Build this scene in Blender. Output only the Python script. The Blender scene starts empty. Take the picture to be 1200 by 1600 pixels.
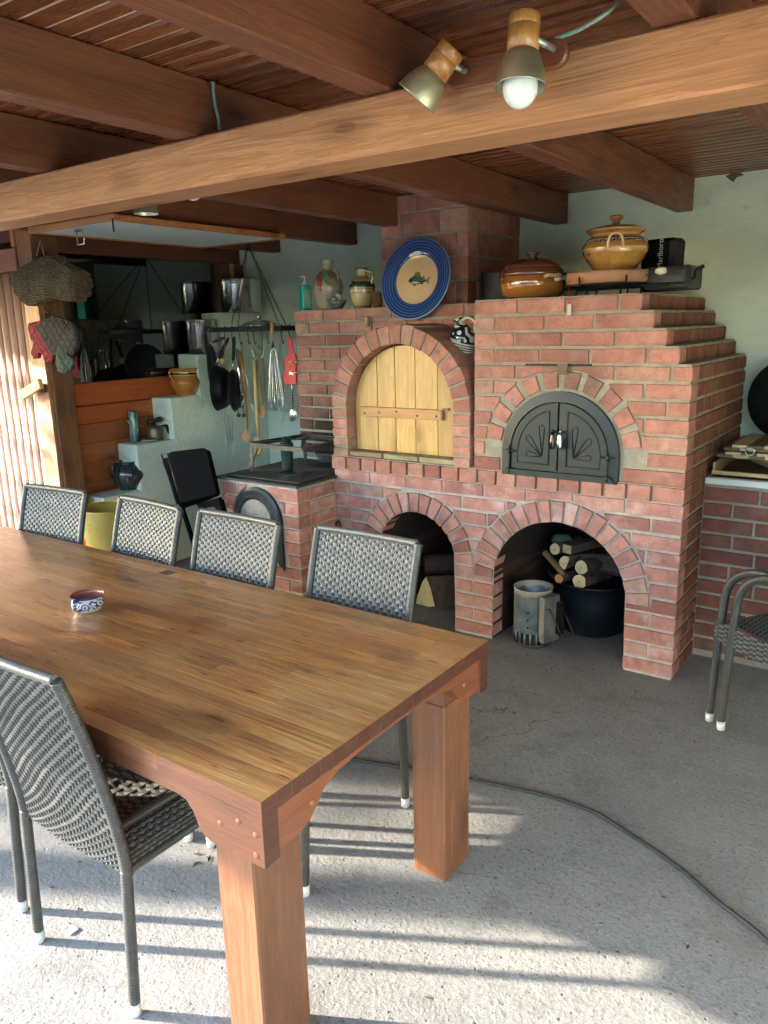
import bpy, bmesh, math, random
from mathutils import Vector, Matrix
random.seed(7)
R = math.radians; PI = math.pi
sc = bpy.context.scene
col = sc.collection

# ---------------- camera, world, sun, exposure ----------------
CAMH = 1.62; FPX = 1205.892605720665
def cam_rows(yaw, pitch, roll):
    cy, sy = math.cos(yaw), math.sin(yaw)
    f = Vector((-sy*math.cos(pitch), cy*math.cos(pitch), -math.sin(pitch)))
    r = Vector((cy, sy, 0)); u = r.cross(f)
    c, s = math.cos(roll), math.sin(roll)
    return (r*c + u*s, u*c - r*s, f)
RR, UU, FF = cam_rows(R(35.57087345), R(13.47856873), R(-1.39188931))
cd = bpy.data.cameras.new('camera'); cam = bpy.data.objects.new('camera', cd); col.objects.link(cam)
m = Matrix((RR, UU, -FF)).transposed().to_4x4(); m.translation = (0, 0, CAMH); cam.matrix_world = m
cd.sensor_fit = 'VERTICAL'; cd.sensor_height = 24.0; cd.lens = FPX/1600*24.0
cd.clip_start = 0.05; cd.clip_end = 500
sc.camera = cam
def ray(px, py): return RR*((px-600)/FPX) - UU*((py-800)/FPX) + FF
def aY(px, py, Y): d = ray(px, py); return Vector((0, 0, CAMH)) + d*(Y/d.y)
def aZ(px, py, Z): d = ray(px, py); return Vector((0, 0, CAMH)) + d*((Z-CAMH)/d.z)
def aX(px, py, X): d = ray(px, py); return Vector((0, 0, CAMH)) + d*(X/d.x)

SUN_EL = 13.5; SUN_AZ = math.atan2(-0.47, -0.88)      # direction towards the sun in the ground plane
w = bpy.data.worlds.new('World'); sc.world = w; w.use_nodes = True
wn = w.node_tree.nodes; wl = w.node_tree.links; wn.clear()
sky = wn.new('ShaderNodeTexSky'); sky.sky_type = 'NISHITA'; sky.sun_disc = False
sky.sun_elevation = R(SUN_EL); sky.sun_rotation = (PI/2 - SUN_AZ) % (2*PI)
sky.air_density = 1.0; sky.dust_density = 0.6; sky.ozone_density = 1.6
bg = wn.new('ShaderNodeBackground'); bg.inputs['Strength'].default_value = 0.15
wo = wn.new('ShaderNodeOutputWorld'); wl.new(sky.outputs[0], bg.inputs[0]); wl.new(bg.outputs[0], wo.inputs[0])
sd = bpy.data.lights.new('sun', 'SUN'); sd.energy = 2.05; sd.angle = R(0.9); sd.color = (1.0, 0.88, 0.72)
sun = bpy.data.objects.new('sun', sd); col.objects.link(sun)
tosun = Vector((math.cos(SUN_AZ)*math.cos(R(SUN_EL)), math.sin(SUN_AZ)*math.cos(R(SUN_EL)), math.sin(R(SUN_EL))))
sun.rotation_euler = tosun.to_track_quat('Z', 'Y').to_euler()
sc.view_settings.view_transform = 'Standard'; sc.view_settings.look = 'None'
sc.view_settings.gamma = 1.0; sc.view_settings.use_curve_mapping = False
sc.view_settings.exposure = 4.1
sc.render.resolution_x = 768; sc.render.resolution_y = 1024
try:
    sc.cycles.max_bounces = 8; sc.cycles.diffuse_bounces = 4; sc.cycles.glossy_bounces = 4
    sc.cycles.caustics_reflective = False; sc.cycles.caustics_refractive = False
    sc.cycles.sample_clamp_indirect = 4
except Exception: pass

# ---------------- tags and builders ----------------
def tag(o, label=None, cat=None, group=None, kind=None):
    if label: o['label'] = label
    if cat: o['category'] = cat
    if group: o['group'] = group
    if kind: o['kind'] = kind
    return o
def thing(name, label, cat, loc=(0, 0, 0), rz=0, group=None):
    o = bpy.data.objects.new(name, None); col.objects.link(o); o.empty_display_size = .05
    o.location = loc; o.rotation_euler = (0, 0, rz)
    return tag(o, label, cat, group)
def copy_tree(o, parent=None):
    c = o.copy(); col.objects.link(c); c.parent = parent
    for ch in list(o.children): copy_tree(ch, c)
    return c
def frame(ax):
    ax = ax.normalized(); t = Vector((0, 0, 1)) if abs(ax.z) < .9 else Vector((1, 0, 0))
    a = ax.cross(t).normalized(); return a, ax.cross(a).normalized()

class B:
    def __init__(s): s.v = []; s.f = []; s.m = []; s.sm = []
    def face(s, pts, mi=0, sm=False):
        n = len(s.v); s.v += [Vector(p) for p in pts]; s.f.append(tuple(range(n, n+len(pts)))); s.m.append(mi); s.sm.append(sm)
    def box(s, x0, x1, y0, y1, z0, z1, mi=0, c=0):
        if c:
            return s.cbox(Vector(((x0+x1)/2, (y0+y1)/2, (z0+z1)/2)), (Vector((1, 0, 0)), Vector((0, 1, 0)), Vector((0, 0, 1))), ((x1-x0)/2, (y1-y0)/2, (z1-z0)/2), c, mi)
        n = len(s.v); s.v += [Vector((x, y, z)) for x in (x0, x1) for y in (y0, y1) for z in (z0, z1)]
        for q in ((0, 1, 3, 2), (4, 6, 7, 5), (0, 4, 5, 1), (2, 3, 7, 6), (0, 2, 6, 4), (1, 5, 7, 3)):
            s.f.append(tuple(n+i for i in q)); s.m.append(mi); s.sm.append(False)
        return s
    def obox(s, c, axes, h, mi=0):
        n = len(s.v); a, b, d = [Vector(x).normalized() for x in axes]; c = Vector(c)
        s.v += [c + a*(i*h[0]) + b*(j*h[1]) + d*(k*h[2]) for i in (-1, 1) for j in (-1, 1) for k in (-1, 1)]
        for q in ((0, 1, 3, 2), (4, 6, 7, 5), (0, 4, 5, 1), (2, 3, 7, 6), (0, 2, 6, 4), (1, 5, 7, 3)):
            s.f.append(tuple(n+i for i in q)); s.m.append(mi); s.sm.append(False)
        return s
    def cbox(s, c, axes, h, ch, mi=0):      # box chamfered on every edge
        a, b, d = [Vector(x).normalized() for x in axes]; c = Vector(c); n = len(s.v)
        idx = {}
        for i in (-1, 1):
            for j in (-1, 1):
                for k in (-1, 1):
                    for t in range(3):
                        q = [h[0]-ch, h[1]-ch, h[2]-ch]; q[t] = h[t]
                        idx[(i, j, k, t)] = len(s.v); s.v.append(c + a*(i*q[0]) + b*(j*q[1]) + d*(k*q[2]))
        def F(l): s.f.append(tuple(l)); s.m.append(mi); s.sm.append(False)
        for sg in (-1, 1):
            F([idx[(sg, -1, -1, 0)], idx[(sg, 1, -1, 0)], idx[(sg, 1, 1, 0)], idx[(sg, -1, 1, 0)]])
            F([idx[(-1, sg, -1, 1)], idx[(1, sg, -1, 1)], idx[(1, sg, 1, 1)], idx[(-1, sg, 1, 1)]])
            F([idx[(-1, -1, sg, 2)], idx[(1, -1, sg, 2)], idx[(1, 1, sg, 2)], idx[(-1, 1, sg, 2)]])
            for s2 in (-1, 1):
                F([idx[(sg, s2, -1, 0)], idx[(sg, s2, 1, 0)], idx[(sg, s2, 1, 1)], idx[(sg, s2, -1, 1)]])
                F([idx[(sg, -1, s2, 0)], idx[(sg, 1, s2, 0)], idx[(sg, 1, s2, 2)], idx[(sg, -1, s2, 2)]])
                F([idx[(-1, sg, s2, 1)], idx[(1, sg, s2, 1)], idx[(1, sg, s2, 2)], idx[(-1, sg, s2, 2)]])
                for s3 in (-1, 1): F([idx[(sg, s2, s3, 0)], idx[(sg, s2, s3, 1)], idx[(sg, s2, s3, 2)]])
        return s
    def prism(s, poly, ext, mi=0, ch=0, msi=None):   # closed polygon (3d points) extruded back by ext; optional chamfer of the first face
        poly = [Vector(p) for p in poly]; ext = Vector(ext); n = len(s.v); k = len(poly)
        msi = mi if msi is None else msi
        if ch:
            ce = sum(poly, Vector())/k; e = ext.normalized()
            inner = []
            for i in range(k):
                p0, p1, p2 = poly[i-1], poly[i], poly[(i+1) % k]
                d1 = (p1-p0).normalized(); d2 = (p2-p1).normalized()
                n1 = d1.cross(e); n2 = d2.cross(e)
                if n1.dot(ce-p1) < 0 and n2.dot(ce-p1) < 0: n1, n2 = -n1, -n2
                elif n1.dot(ce-p1) < 0 or n2.dot(ce-p1) < 0:
                    if (n1+n2).dot(ce-p1) < 0: n1, n2 = -n1, -n2
                inner.append(p1 + (n1+n2).normalized()*ch)
            s.v += inner + [p + e*ch for p in poly] + [p+ext for p in poly]
            s.f.append(tuple(range(n, n+k))); s.m.append(mi); s.sm.append(False)
            for a in (0, k):
                for i in range(k):
                    j = (i+1) % k; s.f.append((n+a+i, n+a+k+i, n+a+k+j, n+a+j)); s.m.append(msi); s.sm.append(False)
        else:
            s.v += poly + [p+ext for p in poly]
            s.f.append(tuple(range(n, n+k))); s.m.append(mi); s.sm.append(False)
            s.f.append(tuple(range(n+2*k-1, n+k-1, -1))); s.m.append(mi); s.sm.append(False)
            for i in range(k):
                j = (i+1) % k; s.f.append((n+i, n+k+i, n+k+j, n+j)); s.m.append(msi); s.sm.append(False)
        return s
    def tube(s, path, r, n=10, caps=True, mi=0, closed=False, sm=True):
        P = [Vector(p) for p in path]; k = len(P); rr = r if isinstance(r, (list, tuple)) else [r]*k
        base = len(s.v); a = None
        for i in range(k):
            if closed: t = P[(i+1) % k]-P[i-1]
            else: t = P[min(i+1, k-1)]-P[max(i-1, 0)]
            t = t.normalized() if t.length > 1e-9 else Vector((0, 0, 1))
            if a is None: a, b = frame(t)
            else:
                a = (a - t*a.dot(t)); a = a.normalized() if a.length > 1e-6 else frame(t)[0]; b = t.cross(a)
            for j in range(n):
                q = 2*PI*j/n; s.v.append(P[i] + (a*math.cos(q) + b*math.sin(q))*rr[i])
        for i in range(k if closed else k-1):
            i2 = (i+1) % k
            for j in range(n):
                j2 = (j+1) % n
                s.f.append((base+i*n+j, base+i*n+j2, base+i2*n+j2, base+i2*n+j)); s.m.append(mi); s.sm.append(sm)
        if caps and not closed:
            s.f.append(tuple(base+j for j in range(n-1, -1, -1))); s.m.append(mi); s.sm.append(False)
            s.f.append(tuple(base+(k-1)*n+j for j in range(n))); s.m.append(mi); s.sm.append(False)
        return s
    def lathe(s, prof, c=(0, 0, 0), ax=(0, 0, 1), n=40, mi=0, sm=True, sx=1, sy=1, wob=0, spl=0):
        if spl:
            q_ = smooth_path([(r, 0, z) for r, z in prof], spl); prof = [(max(0, v.x), v.z) for v in q_]
        ax = Vector(ax).normalized(); a, b = frame(ax) if abs(ax.z) < .999 else (Vector((1, 0, 0)), Vector((0, 1, 0)))
        c = Vector(c); base = len(s.v); k = len(prof)
        for (r, z) in prof:
            for j in range(n):
                q = 2*PI*j/n; rw = r*(1+wob*math.sin(3*q+z*30)*.5+wob*math.sin(5*q+z*11)*.5)
                s.v.append(c + ax*z + (a*(sx*math.cos(q)) + b*(sy*math.sin(q)))*rw)
        for i in range(k-1):
            for j in range(n):
                j2 = (j+1) % n
                s.f.append((base+i*n+j, base+i*n+j2, base+(i+1)*n+j2, base+(i+1)*n+j)); s.m.append(mi); s.sm.append(sm)
        return s
    def build(s, name, mats, parent=None, world=False, bevel=0, bseg=1, loc=None, kind=None):
        off = Vector((0, 0, 0))
        if world and parent is not None: off = parent.matrix_basis.to_translation() if parent.parent is None else Vector((0, 0, 0))
        if world and parent is not None and parent.parent is not None:
            q = parent
            while q.parent: q = q.parent
            off = Vector(q.location)
        if loc is not None: off = Vector(loc)
        me = bpy.data.meshes.new(name); me.from_pydata([v-off for v in s.v], [], s.f)
        if not isinstance(mats, (list, tuple)): mats = [mats]
        for q in mats: me.materials.append(q)
        me.polygons.foreach_set('material_index', s.m); me.polygons.foreach_set('use_smooth', s.sm)
        bm = bmesh.new(); bm.from_mesh(me)
        bmesh.ops.remove_doubles(bm, verts=bm.verts, dist=1e-5)
        if bevel: bmesh.ops.bevel(bm, geom=bm.edges[:], offset=bevel, segments=bseg, profile=.6, affect='EDGES')
        bmesh.ops.recalc_face_normals(bm, faces=bm.faces)
        bm.to_mesh(me); bm.free(); me.update()
        o = bpy.data.objects.new(name, me); col.objects.link(o)
        if parent is not None: o.parent = parent
        if loc is not None: o.location = loc
        if kind: o['kind'] = kind
        return o
def smooth_path(pts, n=8):
    P = [Vector(p) for p in pts]; out = []
    for i in range(len(P)-1):
        p0 = P[max(i-1, 0)]; p1 = P[i]; p2 = P[i+1]; p3 = P[min(i+2, len(P)-1)]
        for k in range(n):
            t = k/n
            out.append(0.5*((2*p1) + (p2-p0)*t + (2*p0-5*p1+4*p2-p3)*t*t + (3*p1-p0-3*p2+p3)*t**3))
    out.append(P[-1]); return out

# ---------------- materials ----------------
def srgb(r, g, b):
    f = lambda c: ((c/255+.055)/1.055)**2.4 if c > 10 else c/255/12.92
    return (f(r), f(g), f(b), 1)
class M:
    def __init__(s, name):
        s.mat = bpy.data.materials.new(name); s.mat.use_nodes = True
        s.t = s.mat.node_tree; s.n = s.t.nodes; s.p = s.n['Principled BSDF']
    def link(s, a, b): s.t.links.new(a, b)
    def co(s, kind='Object', scale=(1, 1, 1), rnd=0):
        tc = s.n.new('ShaderNodeTexCoord'); mp = s.n.new('ShaderNodeMapping'); mp.inputs['Scale'].default_value = scale
        out = tc.outputs[kind] if kind != 'World' else s.n.new('ShaderNodeNewGeometry').outputs['Position']
        if rnd:
            oi = s.n.new('ShaderNodeObjectInfo'); mu = s.n.new('ShaderNodeMath'); mu.operation = 'MULTIPLY'; mu.inputs[1].default_value = rnd
            s.link(oi.outputs['Random'], mu.inputs[0])
            ad = s.n.new('ShaderNodeVectorMath'); ad.operation = 'ADD'; s.link(out, ad.inputs[0]); s.link(mu.outputs[0], ad.inputs[1]); out = ad.outputs[0]
        s.link(out, mp.inputs['Vector']); return mp.outputs[0]
    def noise(s, v, sc=5, det=4, rough=.55, dist=0):
        q = s.n.new('ShaderNodeTexNoise'); q.inputs['Scale'].default_value = sc; q.inputs['Detail'].default_value = det
        q.inputs['Roughness'].default_value = rough; q.inputs['Distortion'].default_value = dist; s.link(v, q.inputs['Vector']); return q.outputs['Fac']
    def voro(s, v, sc=5, feat='F1', out='Distance', rnd=1):
        q = s.n.new('ShaderNodeTexVoronoi'); q.feature = feat; q.inputs['Scale'].default_value = sc; q.inputs['Randomness'].default_value = rnd
        s.link(v, q.inputs['Vector']); return q.outputs[out]
    def wave(s, v, sc=5, dist=2, det=2, typ='BANDS', dir='X'):
        q = s.n.new('ShaderNodeTexWave'); q.wave_type = typ; q.bands_direction = dir; q.inputs['Scale'].default_value = sc
        q.inputs['Distortion'].default_value = dist; q.inputs['Detail'].default_value = det; s.link(v, q.inputs['Vector']); return q.outputs['Fac']
    def ramp(s, f, stops, interp='LINEAR'):
        q = s.n.new('ShaderNodeValToRGB'); q.color_ramp.interpolation = interp; e = q.color_ramp.elements
        while len(e) > 1: e.remove(e[-1])
        e[0].position = stops[0][0]; e[0].color = tuple(stops[0][1]) if hasattr(stops[0][1], '__len__') else (stops[0][1],)*3+(1,)
        for p, c in stops[1:]:
            k = e.new(p); k.color = tuple(c) if hasattr(c, '__len__') else (c, c, c, 1)
        s.link(f, q.inputs[0]); return q.outputs[0]
    def mix(s, f, a, b, mode='MIX'):
        q = s.n.new('ShaderNodeMix'); q.data_type = 'RGBA'; q.blend_type = mode
        for k, x in ((0, f), (6, a), (7, b)):
            if hasattr(x, 'links'): s.link(x, q.inputs[k])
            else: q.inputs[k].default_value = x
        return q.outputs[2]
    def math(s, op, a, b=None):
        q = s.n.new('ShaderNodeMath'); q.operation = op
        for k, x in ((0, a), (1, b)):
            if x is None: continue
            if hasattr(x, 'links'): s.link(x, q.inputs[k])
            else: q.inputs[k].default_value = x
        return q.outputs[0]
    def mapr(s, f, a, b, c=0, d=1):
        q = s.n.new('ShaderNodeMapRange'); q.clamp = True
        s.link(f, q.inputs[0])
        for k, x in ((1, a), (2, b), (3, c), (4, d)): q.inputs[k].default_value = x
        return q.outputs[0]
    def rnd(s): return s.n.new('ShaderNodeObjectInfo').outputs['Random']
    def bump(s, h, st=.3, dist=.01, prev=None):
        q = s.n.new('ShaderNodeBump'); q.inputs['Strength'].default_value = st; q.inputs['Distance'].default_value = dist
        s.link(h, q.inputs['Height'])
        if prev is not None: s.link(prev, q.inputs['Normal'])
        return q.outputs[0]
    def set(s, color=None, rough=None, normal=None, metal=None, coat=None, spec=None, crough=.1):
        p = s.p
        for k, x in (('Base Color', color), ('Roughness', rough), ('Normal', normal), ('Metallic', metal), ('Coat Weight', coat), ('Specular IOR Level', spec)):
            if x is None: continue
            if hasattr(x, 'links'): s.link(x, p.inputs[k])
            else: p.inputs[k].default_value = x
        if coat is not None: p.inputs['Coat Roughness'].default_value = crough
        return s.mat

def wood(name, c, axis='X', rough=.5, coat=0, knots=True, var=.25, dark=None, freq=1.0, worn=None, hue=0, fine=.45, flecks=0):
    a = {'X': (1.3, 16, 16), 'Y': (16, 1.3, 16), 'Z': (16, 16, 1.3)}[axis]
    kk = {'X': (3, 9, 9), 'Y': (9, 3, 9), 'Z': (9, 9, 3)}[axis]
    x = M(name); v = x.co('Object', a, rnd=13)
    n1 = x.noise(v, 1.1*freq, 5, .6, .8); n2 = x.noise(v, 5*freq, 3, .5, .3)
    lines = x.math('FRACT', x.math('MULTIPLY', n1, 9.0)); lines = x.mapr(lines, .0, .9)
    c1 = tuple(q*(1-var) for q in c[:3])+(1,); c2 = tuple(min(1, q*(1+var)) for q in c[:3])+(1,)
    colr = x.mix(x.mapr(n1, .3, .7), c1, c2)
    colr = x.mix(x.math('MULTIPLY', lines, .38), colr, dark or tuple(q*.5 for q in c[:3])+(1,))
    colr = x.mix(x.mapr(n2, .45, .8, 0, .45), colr, c1)
    mu = x.mapr(x.rnd(), 0, 1, 1-var*.8, 1+var*.7)
    hs = x.n.new('ShaderNodeHueSaturation'); x.link(mu, hs.inputs['Value']); x.link(colr, hs.inputs['Color']); colr = hs.outputs[0]
    if hue:
        r2 = x.math('FRACT', x.math('MULTIPLY', x.rnd(), 7.31)); colr = x.mix(x.mapr(r2, .72, 1, 0, hue), colr, (c[0]*.62, c[1]*.42, c[2]*.45, 1)); colr = x.mix(x.mapr(r2, .22, 0, 0, hue*.8), colr, (c[0]*1.25, c[1]*1.35, c[2]*1.5, 1))
    if knots:
        kv = x.co('Object', kk, rnd=13); kd = x.voro(kv, .8)
        k1 = x.mapr(kd, .07, .15, 1, 0); k2 = x.mapr(kd, .12, .32, .55, 0)
        colr = x.mix(x.math('MAXIMUM', k1, k2), colr, dark or tuple(q*.28 for q in c[:3])+(1,))
    if flecks:
        fv = x.co('Object', (7, 34, 34), rnd=29); fd = x.voro(fv, 1.0); fk = x.math('MULTIPLY', x.mapr(fd, .10, .22, .85, 0), x.mapr(x.noise(x.co('Object', (1, 1, 1), rnd=5), 7, 2), .5, .56)); flk = fk
    if worn is not None:
        wv = x.co('Object', (1, 1, 1)); wz = x.mapr(x.noise(wv, 2.3, 5, .65), .4, .68, 0, .75)
        colr = x.mix(wz, colr, worn)
    if flecks: colr = x.mix(flk, colr, (.14, .035, .018, 1))
    fg = {'X': (2.2, 110, 110), 'Y': (110, 2.2, 110), 'Z': (110, 110, 2.2)}[axis]; n5 = x.noise(x.co('Object', fg, rnd=13), 1.5, 3, .6)
    colr = x.mix(x.mapr(n5, .5, .72, 0, fine), colr, dark or tuple(q*.45 for q in c[:3])+(1,))
    nb = x.bump(x.math('ADD', lines, x.math('ADD', n2, n5)), .22, .004)
    ro = x.mapr(n2, .3, .7, max(.05, rough-.1), rough+.12)
    return x.set(colr, ro, nb, coat=coat, crough=.22)
def plain(name, c, rough=.5, metal=0, coat=None, bumpy=0, var=.08, nsc=12, spec=None):
    x = M(name); v = x.co('Object', (1, 1, 1), rnd=3)
    n = x.noise(v, nsc, 5, .6)
    colr = x.mix(x.mapr(n, .3, .7), tuple(q*(1-var) for q in c[:3])+(1,), tuple(min(1, q*(1+var)) for q in c[:3])+(1,))
    ro = x.mapr(n, .3, .7, max(.02, rough-.07), min(1, rough+.1))
    nb = x.bump(x.noise(v, nsc*4, 4), bumpy, .004) if bumpy else None
    return x.set(colr, ro, nb, metal, coat, spec)
def bands(name, stops, z0, z1, rough=.15, coat=.6, noisecol=None, streak=0, axis=2):
    """glaze whose colour changes with height on the pot (constant ramp between z0 and z1)"""
    x = M(name); tc = x.n.new('ShaderNodeTexCoord'); sp = x.n.new('ShaderNodeSeparateXYZ'); x.link(tc.outputs['Object'], sp.inputs[0])
    nz = x.noise(tc.outputs['Object'], 25, 3)
    zz = x.math('ADD', sp.outputs[axis], x.mapr(nz, 0, 1, -.0015, .0015))
    f = x.mapr(zz, z0, z1)
    colr = x.ramp(f, stops, 'CONSTANT')
    n2 = x.noise(x.co('Object', (3, 3, .8)), 9, 5, .6)
    colr = x.mix(x.mapr(n2, .4, .75, 0, .35), colr, (.12, .05, .015, 1) if noisecol is None else noisecol)
    return x, colr, rough, coat

# brick, mortar
def brickmat(name, base, white=.5, soot=False):
    x = M(name); v = x.co('World', (1, 1, 1), rnd=31); n = x.noise(v, 16, 6, .65); n2 = x.noise(v, 70, 4, .6); n3 = x.noise(v, 5, 4, .6)
    r = x.rnd()
    c = x.ramp(r, [(0, (base[0]*.60, base[1]*.50, base[2]*.50, 1)), (.12, tuple(q*.80 for q in base)+(1,)), (.40, tuple(base)+(1,)), (.7, (base[0]*1.12, base[1]*1.12, base[2]*1.08, 1)), (1, (base[0]*.95, base[1]*1.3, base[2]*1.3, 1))])
    c = x.mix(x.mapr(n, .35, .75, 0, .75), c, tuple(q*.45 for q in base)+(1,))
    c = x.mix(x.mapr(n3, .5, .75, 0, white), c, (base[0]*1.35, base[1]*2.0, base[2]*2.2, 1))
    c = x.mix(x.mapr(n2, .60, .72, 0, .5), c, (.14, .06, .045, 1))
    c = x.mix(x.mapr(x.noise(v, 33, 6, .75), .60, .72, 0, white*.8), c, (.50, .44, .38, 1))
    if soot:
        g = x.n.new('ShaderNodeNewGeometry'); d = x.n.new('ShaderNodeVectorMath'); d.operation = 'DISTANCE'
        x.link(g.outputs['Position'], d.inputs[0]); d.inputs[1].default_value = (-3.12, 3.78, .93)
        sm = x.mapr(x.math('ADD', d.outputs['Value'], x.mapr(n3, 0, 1, -.12, .12)), .12, .42, .92, 0)
        c = x.mix(sm, c, (.018, .014, .012, 1))
        d2 = x.n.new('ShaderNodeVectorMath'); d2.operation = 'DISTANCE'; x.link(g.outputs['Position'], d2.inputs[0]); d2.inputs[1].default_value = (-1.33, 3.42, 1.33)
        c = x.mix(x.mapr(x.math('ADD', d2.outputs['Value'], x.mapr(n, 0, 1, -.08, .08)), .03, .22, .6, 0), c, (.05, .038, .03, 1))
    h = x.math('ADD', x.math('MULTIPLY', n, 1.0), x.math('MULTIPLY', n2, .5))
    return x.set(c, .86, x.bump(h, .8, .009), spec=.25)
BR = (.45, .20, .158)
m_brick = brickmat('brick_red', BR, .35, True)
m_brick_low = brickmat('brick_red_chalky', (.47, .215, .18), .9)
m_brick_wall = brickmat('brick_brown_shaded', (.23, .088, .062), .3)  # darker brick, shade of the oven's right side is put into the colour
m_brick_dark = brickmat('brick_dark', (.075, .032, .024), .1)  # much darker brick for the inside of the arch tunnels
def mortarmat(name, c):
    x = M(name); v = x.co('World', (1, 1, 1)); n = x.noise(v, 12, 6, .7); n2 = x.noise(v, 120, 4, .7)
    cc = x.mix(x.mapr(n, .3, .7), tuple(q*.7 for q in c)+(1,), tuple(q*1.2 for q in c)+(1,))
    cc = x.mix(x.mapr(n2, .55, .7, 0, .4), cc, tuple(q*.45 for q in c)+(1,))
    return x.set(cc, .95, x.bump(x.math('ADD', n, n2), .8, .006), spec=.2)
m_mortar = mortarmat('mortar', (.33, .30, .24))
m_mortar_low = mortarmat('mortar_grey', (.42, .385, .34))
m_mortar_dark = mortarmat('mortar_dark', (.035, .028, .024))  # near-black mortar lining the arch tunnels
def plaster():
    x = M('plaster_mint'); v = x.co('World', (1, 1, 1)); n = x.noise(v, 2.2, 5, .6); n2 = x.noise(v, 60, 5, .7); n3 = x.noise(v, 9, 5, .65)
    c = x.mix(x.mapr(n, .3, .7), (.62, .70, .61, 1), (.72, .79, .69, 1))
    c = x.mix(x.mapr(n3, .60, .74, 0, .35), c, (.33, .35, .28, 1))
    c = x.mix(x.mapr(x.voro(v, 7), .02, .05, .4, 0), c, (.2, .2, .16, 1))
    return x.set(c, .9, x.bump(x.math('ADD', n2, x.math('MULTIPLY', n3, 2)), .8, .009), spec=.2)
m_plaster = plaster()
def concrete():
    x = M('concrete'); v = x.co('World', (1, 1, 1))
    n = x.noise(v, 1.7, 7, .6, .4); n2 = x.noise(v, 14, 7, .7); n3 = x.noise(v, 75, 5, .7); n4 = x.noise(v, 220, 3, .6)
    c = x.mix(x.mapr(n, .32, .68), (.185, .19, .193, 1), (.28, .285, .285, 1))
    c = x.mix(x.mapr(n2, .35, .7, .0, .5), c, (.30, .297, .287, 1))
    c = x.mix(x.mapr(n2, .56, .72, 0, .6), c, (.14, .13, .115, 1))
    c = x.mix(x.mapr(n3, .54, .66, 0, .85), c, (.10, .097, .092, 1))
    c = x.mix(x.mapr(x.noise(v, 5, 6, .75), .52, .66, 0, .5), c, (.125, .122, .118, 1))
    c = x.mix(x.mapr(x.noise(v, 36, 4, .8, .6), .60, .66, 0, .45), c, (.40, .39, .37, 1))
    c = x.mix(x.mapr(n3, .40, .30, 0, .6), c, (.46, .44, .40, 1))
    c = x.mix(x.mapr(n4, .60, .72, 0, .5), c, (.50, .47, .42, 1))
    vo = x.voro(v, 26); c = x.mix(x.mapr(vo, .05, .11, .8, 0), c, (.06, .055, .05, 1))
    v2 = x.voro(v, 55); c = x.mix(x.mapr(v2, .10, .16, .55, 0), c, (.50, .46, .40, 1))
    st = x.mapr(x.noise(x.co('World', (1, .6, 1)), .9, 4, .6, 1.5), .56, .70, 0, .55); c = x.mix(st, c, (.17, .15, .13, 1))
    pt = x.noise(v, .75, 3, .5, .8); c = x.mix(x.mapr(pt, .45, .62, 0, .35), c, (.27, .262, .25, 1))
    cw = x.n.new('ShaderNodeVectorMath'); cw.operation = 'ADD'; nn_ = x.n.new('ShaderNodeTexNoise'); nn_.inputs['Scale'].default_value = 3; nn_.inputs['Detail'].default_value = 5; x.link(v, nn_.inputs['Vector']); x.link(v, cw.inputs[0]); x.link(nn_.outputs['Color'], cw.inputs[1])
    ck = x.voro(cw.outputs[0], .8, 'DISTANCE_TO_EDGE'); cm = x.math('MULTIPLY', x.mapr(ck, .0015, .005, 1, 0), x.mapr(x.noise(v, 1.1, 2), .48, .58)); c = x.mix(x.math('MULTIPLY', cm, .7), c, (.05, .045, .04, 1))
    g = x.n.new('ShaderNodeVectorMath'); g.operation = 'DISTANCE'; x.link(v, g.inputs[0]); g.inputs[1].default_value = (-1.4, 3.75, 0)
    c = x.mix(x.mapr(x.math('ADD', g.outputs['Value'], x.mapr(n2, 0, 1, -.3, .3)), .2, .7, .3, 0), c, (.09, .087, .083, 1))
    h = x.math('ADD', x.math('MULTIPLY', n2, 1.0), x.math('ADD', x.math('MULTIPLY', n3, .7), x.math('MULTIPLY', x.mapr(vo, .04, .14), .5)))
    return x.set(c, .88, x.bump(h, .6, .007), spec=.3)
m_conc = concrete()
# woods
m_top = wood('worn_pine_top', (.58, .255, .075), 'X', .33, .8, True, .32, (.13, .04, .015, 1), .8, worn=(.62, .37, .15, 1), hue=.7, fine=.28, flecks=1)
m_end = wood('mahogany_end_grain', (.085, .026, .016), 'Y', .45, .1, False, .07)
m_side = wood('varnished_orange_side', (.21, .072, .034), 'X', .38, .3, True, .2)
m_sideY = wood('varnished_orange_short', (.21, .065, .028), 'Y', .38, .3, True, .2)
m_leg = wood('varnished_leg', (.19, .074, .034), 'Z', .4, .3, True, .22)
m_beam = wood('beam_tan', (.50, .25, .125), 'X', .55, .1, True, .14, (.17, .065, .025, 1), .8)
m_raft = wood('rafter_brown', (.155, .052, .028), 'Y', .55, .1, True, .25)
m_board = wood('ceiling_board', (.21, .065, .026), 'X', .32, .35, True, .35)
m_wallw = wood('wall_board_brown', (.33, .10, .032), 'Y', .5, .1, True, .14)
m_wallr = wood('wall_board_red', (.42, .095, .024), 'Y', .45, .15, False, .12)
m_postb = wood('post_brown', (.17, .07, .03), 'Z', .6, .05, True, .3)
m_posto = wood('post_orange', (.42, .19, .09), 'Z', .55, .1, True, .25)
m_slat = wood('slat_pink_pine', (.50, .31, .235), 'Z', .6, .0, True, .15, (.28, .13, .08, 1))
m_pinkrail = wood('pink_rail', (.42, .17, .12), 'X', .6, 0, False, .15)
m_pine = wood('pale_pine', (.58, .36, .12), 'Z', .45, .15, True, .12, (.30, .15, .04, 1))
m_batten = wood('batten_pine', (.50, .26, .09), 'X', .5, .1, False, .12)
m_boxw = wood('light_cut_wood', (.50, .37, .19), 'X', .6, 0, False, .2)
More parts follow.
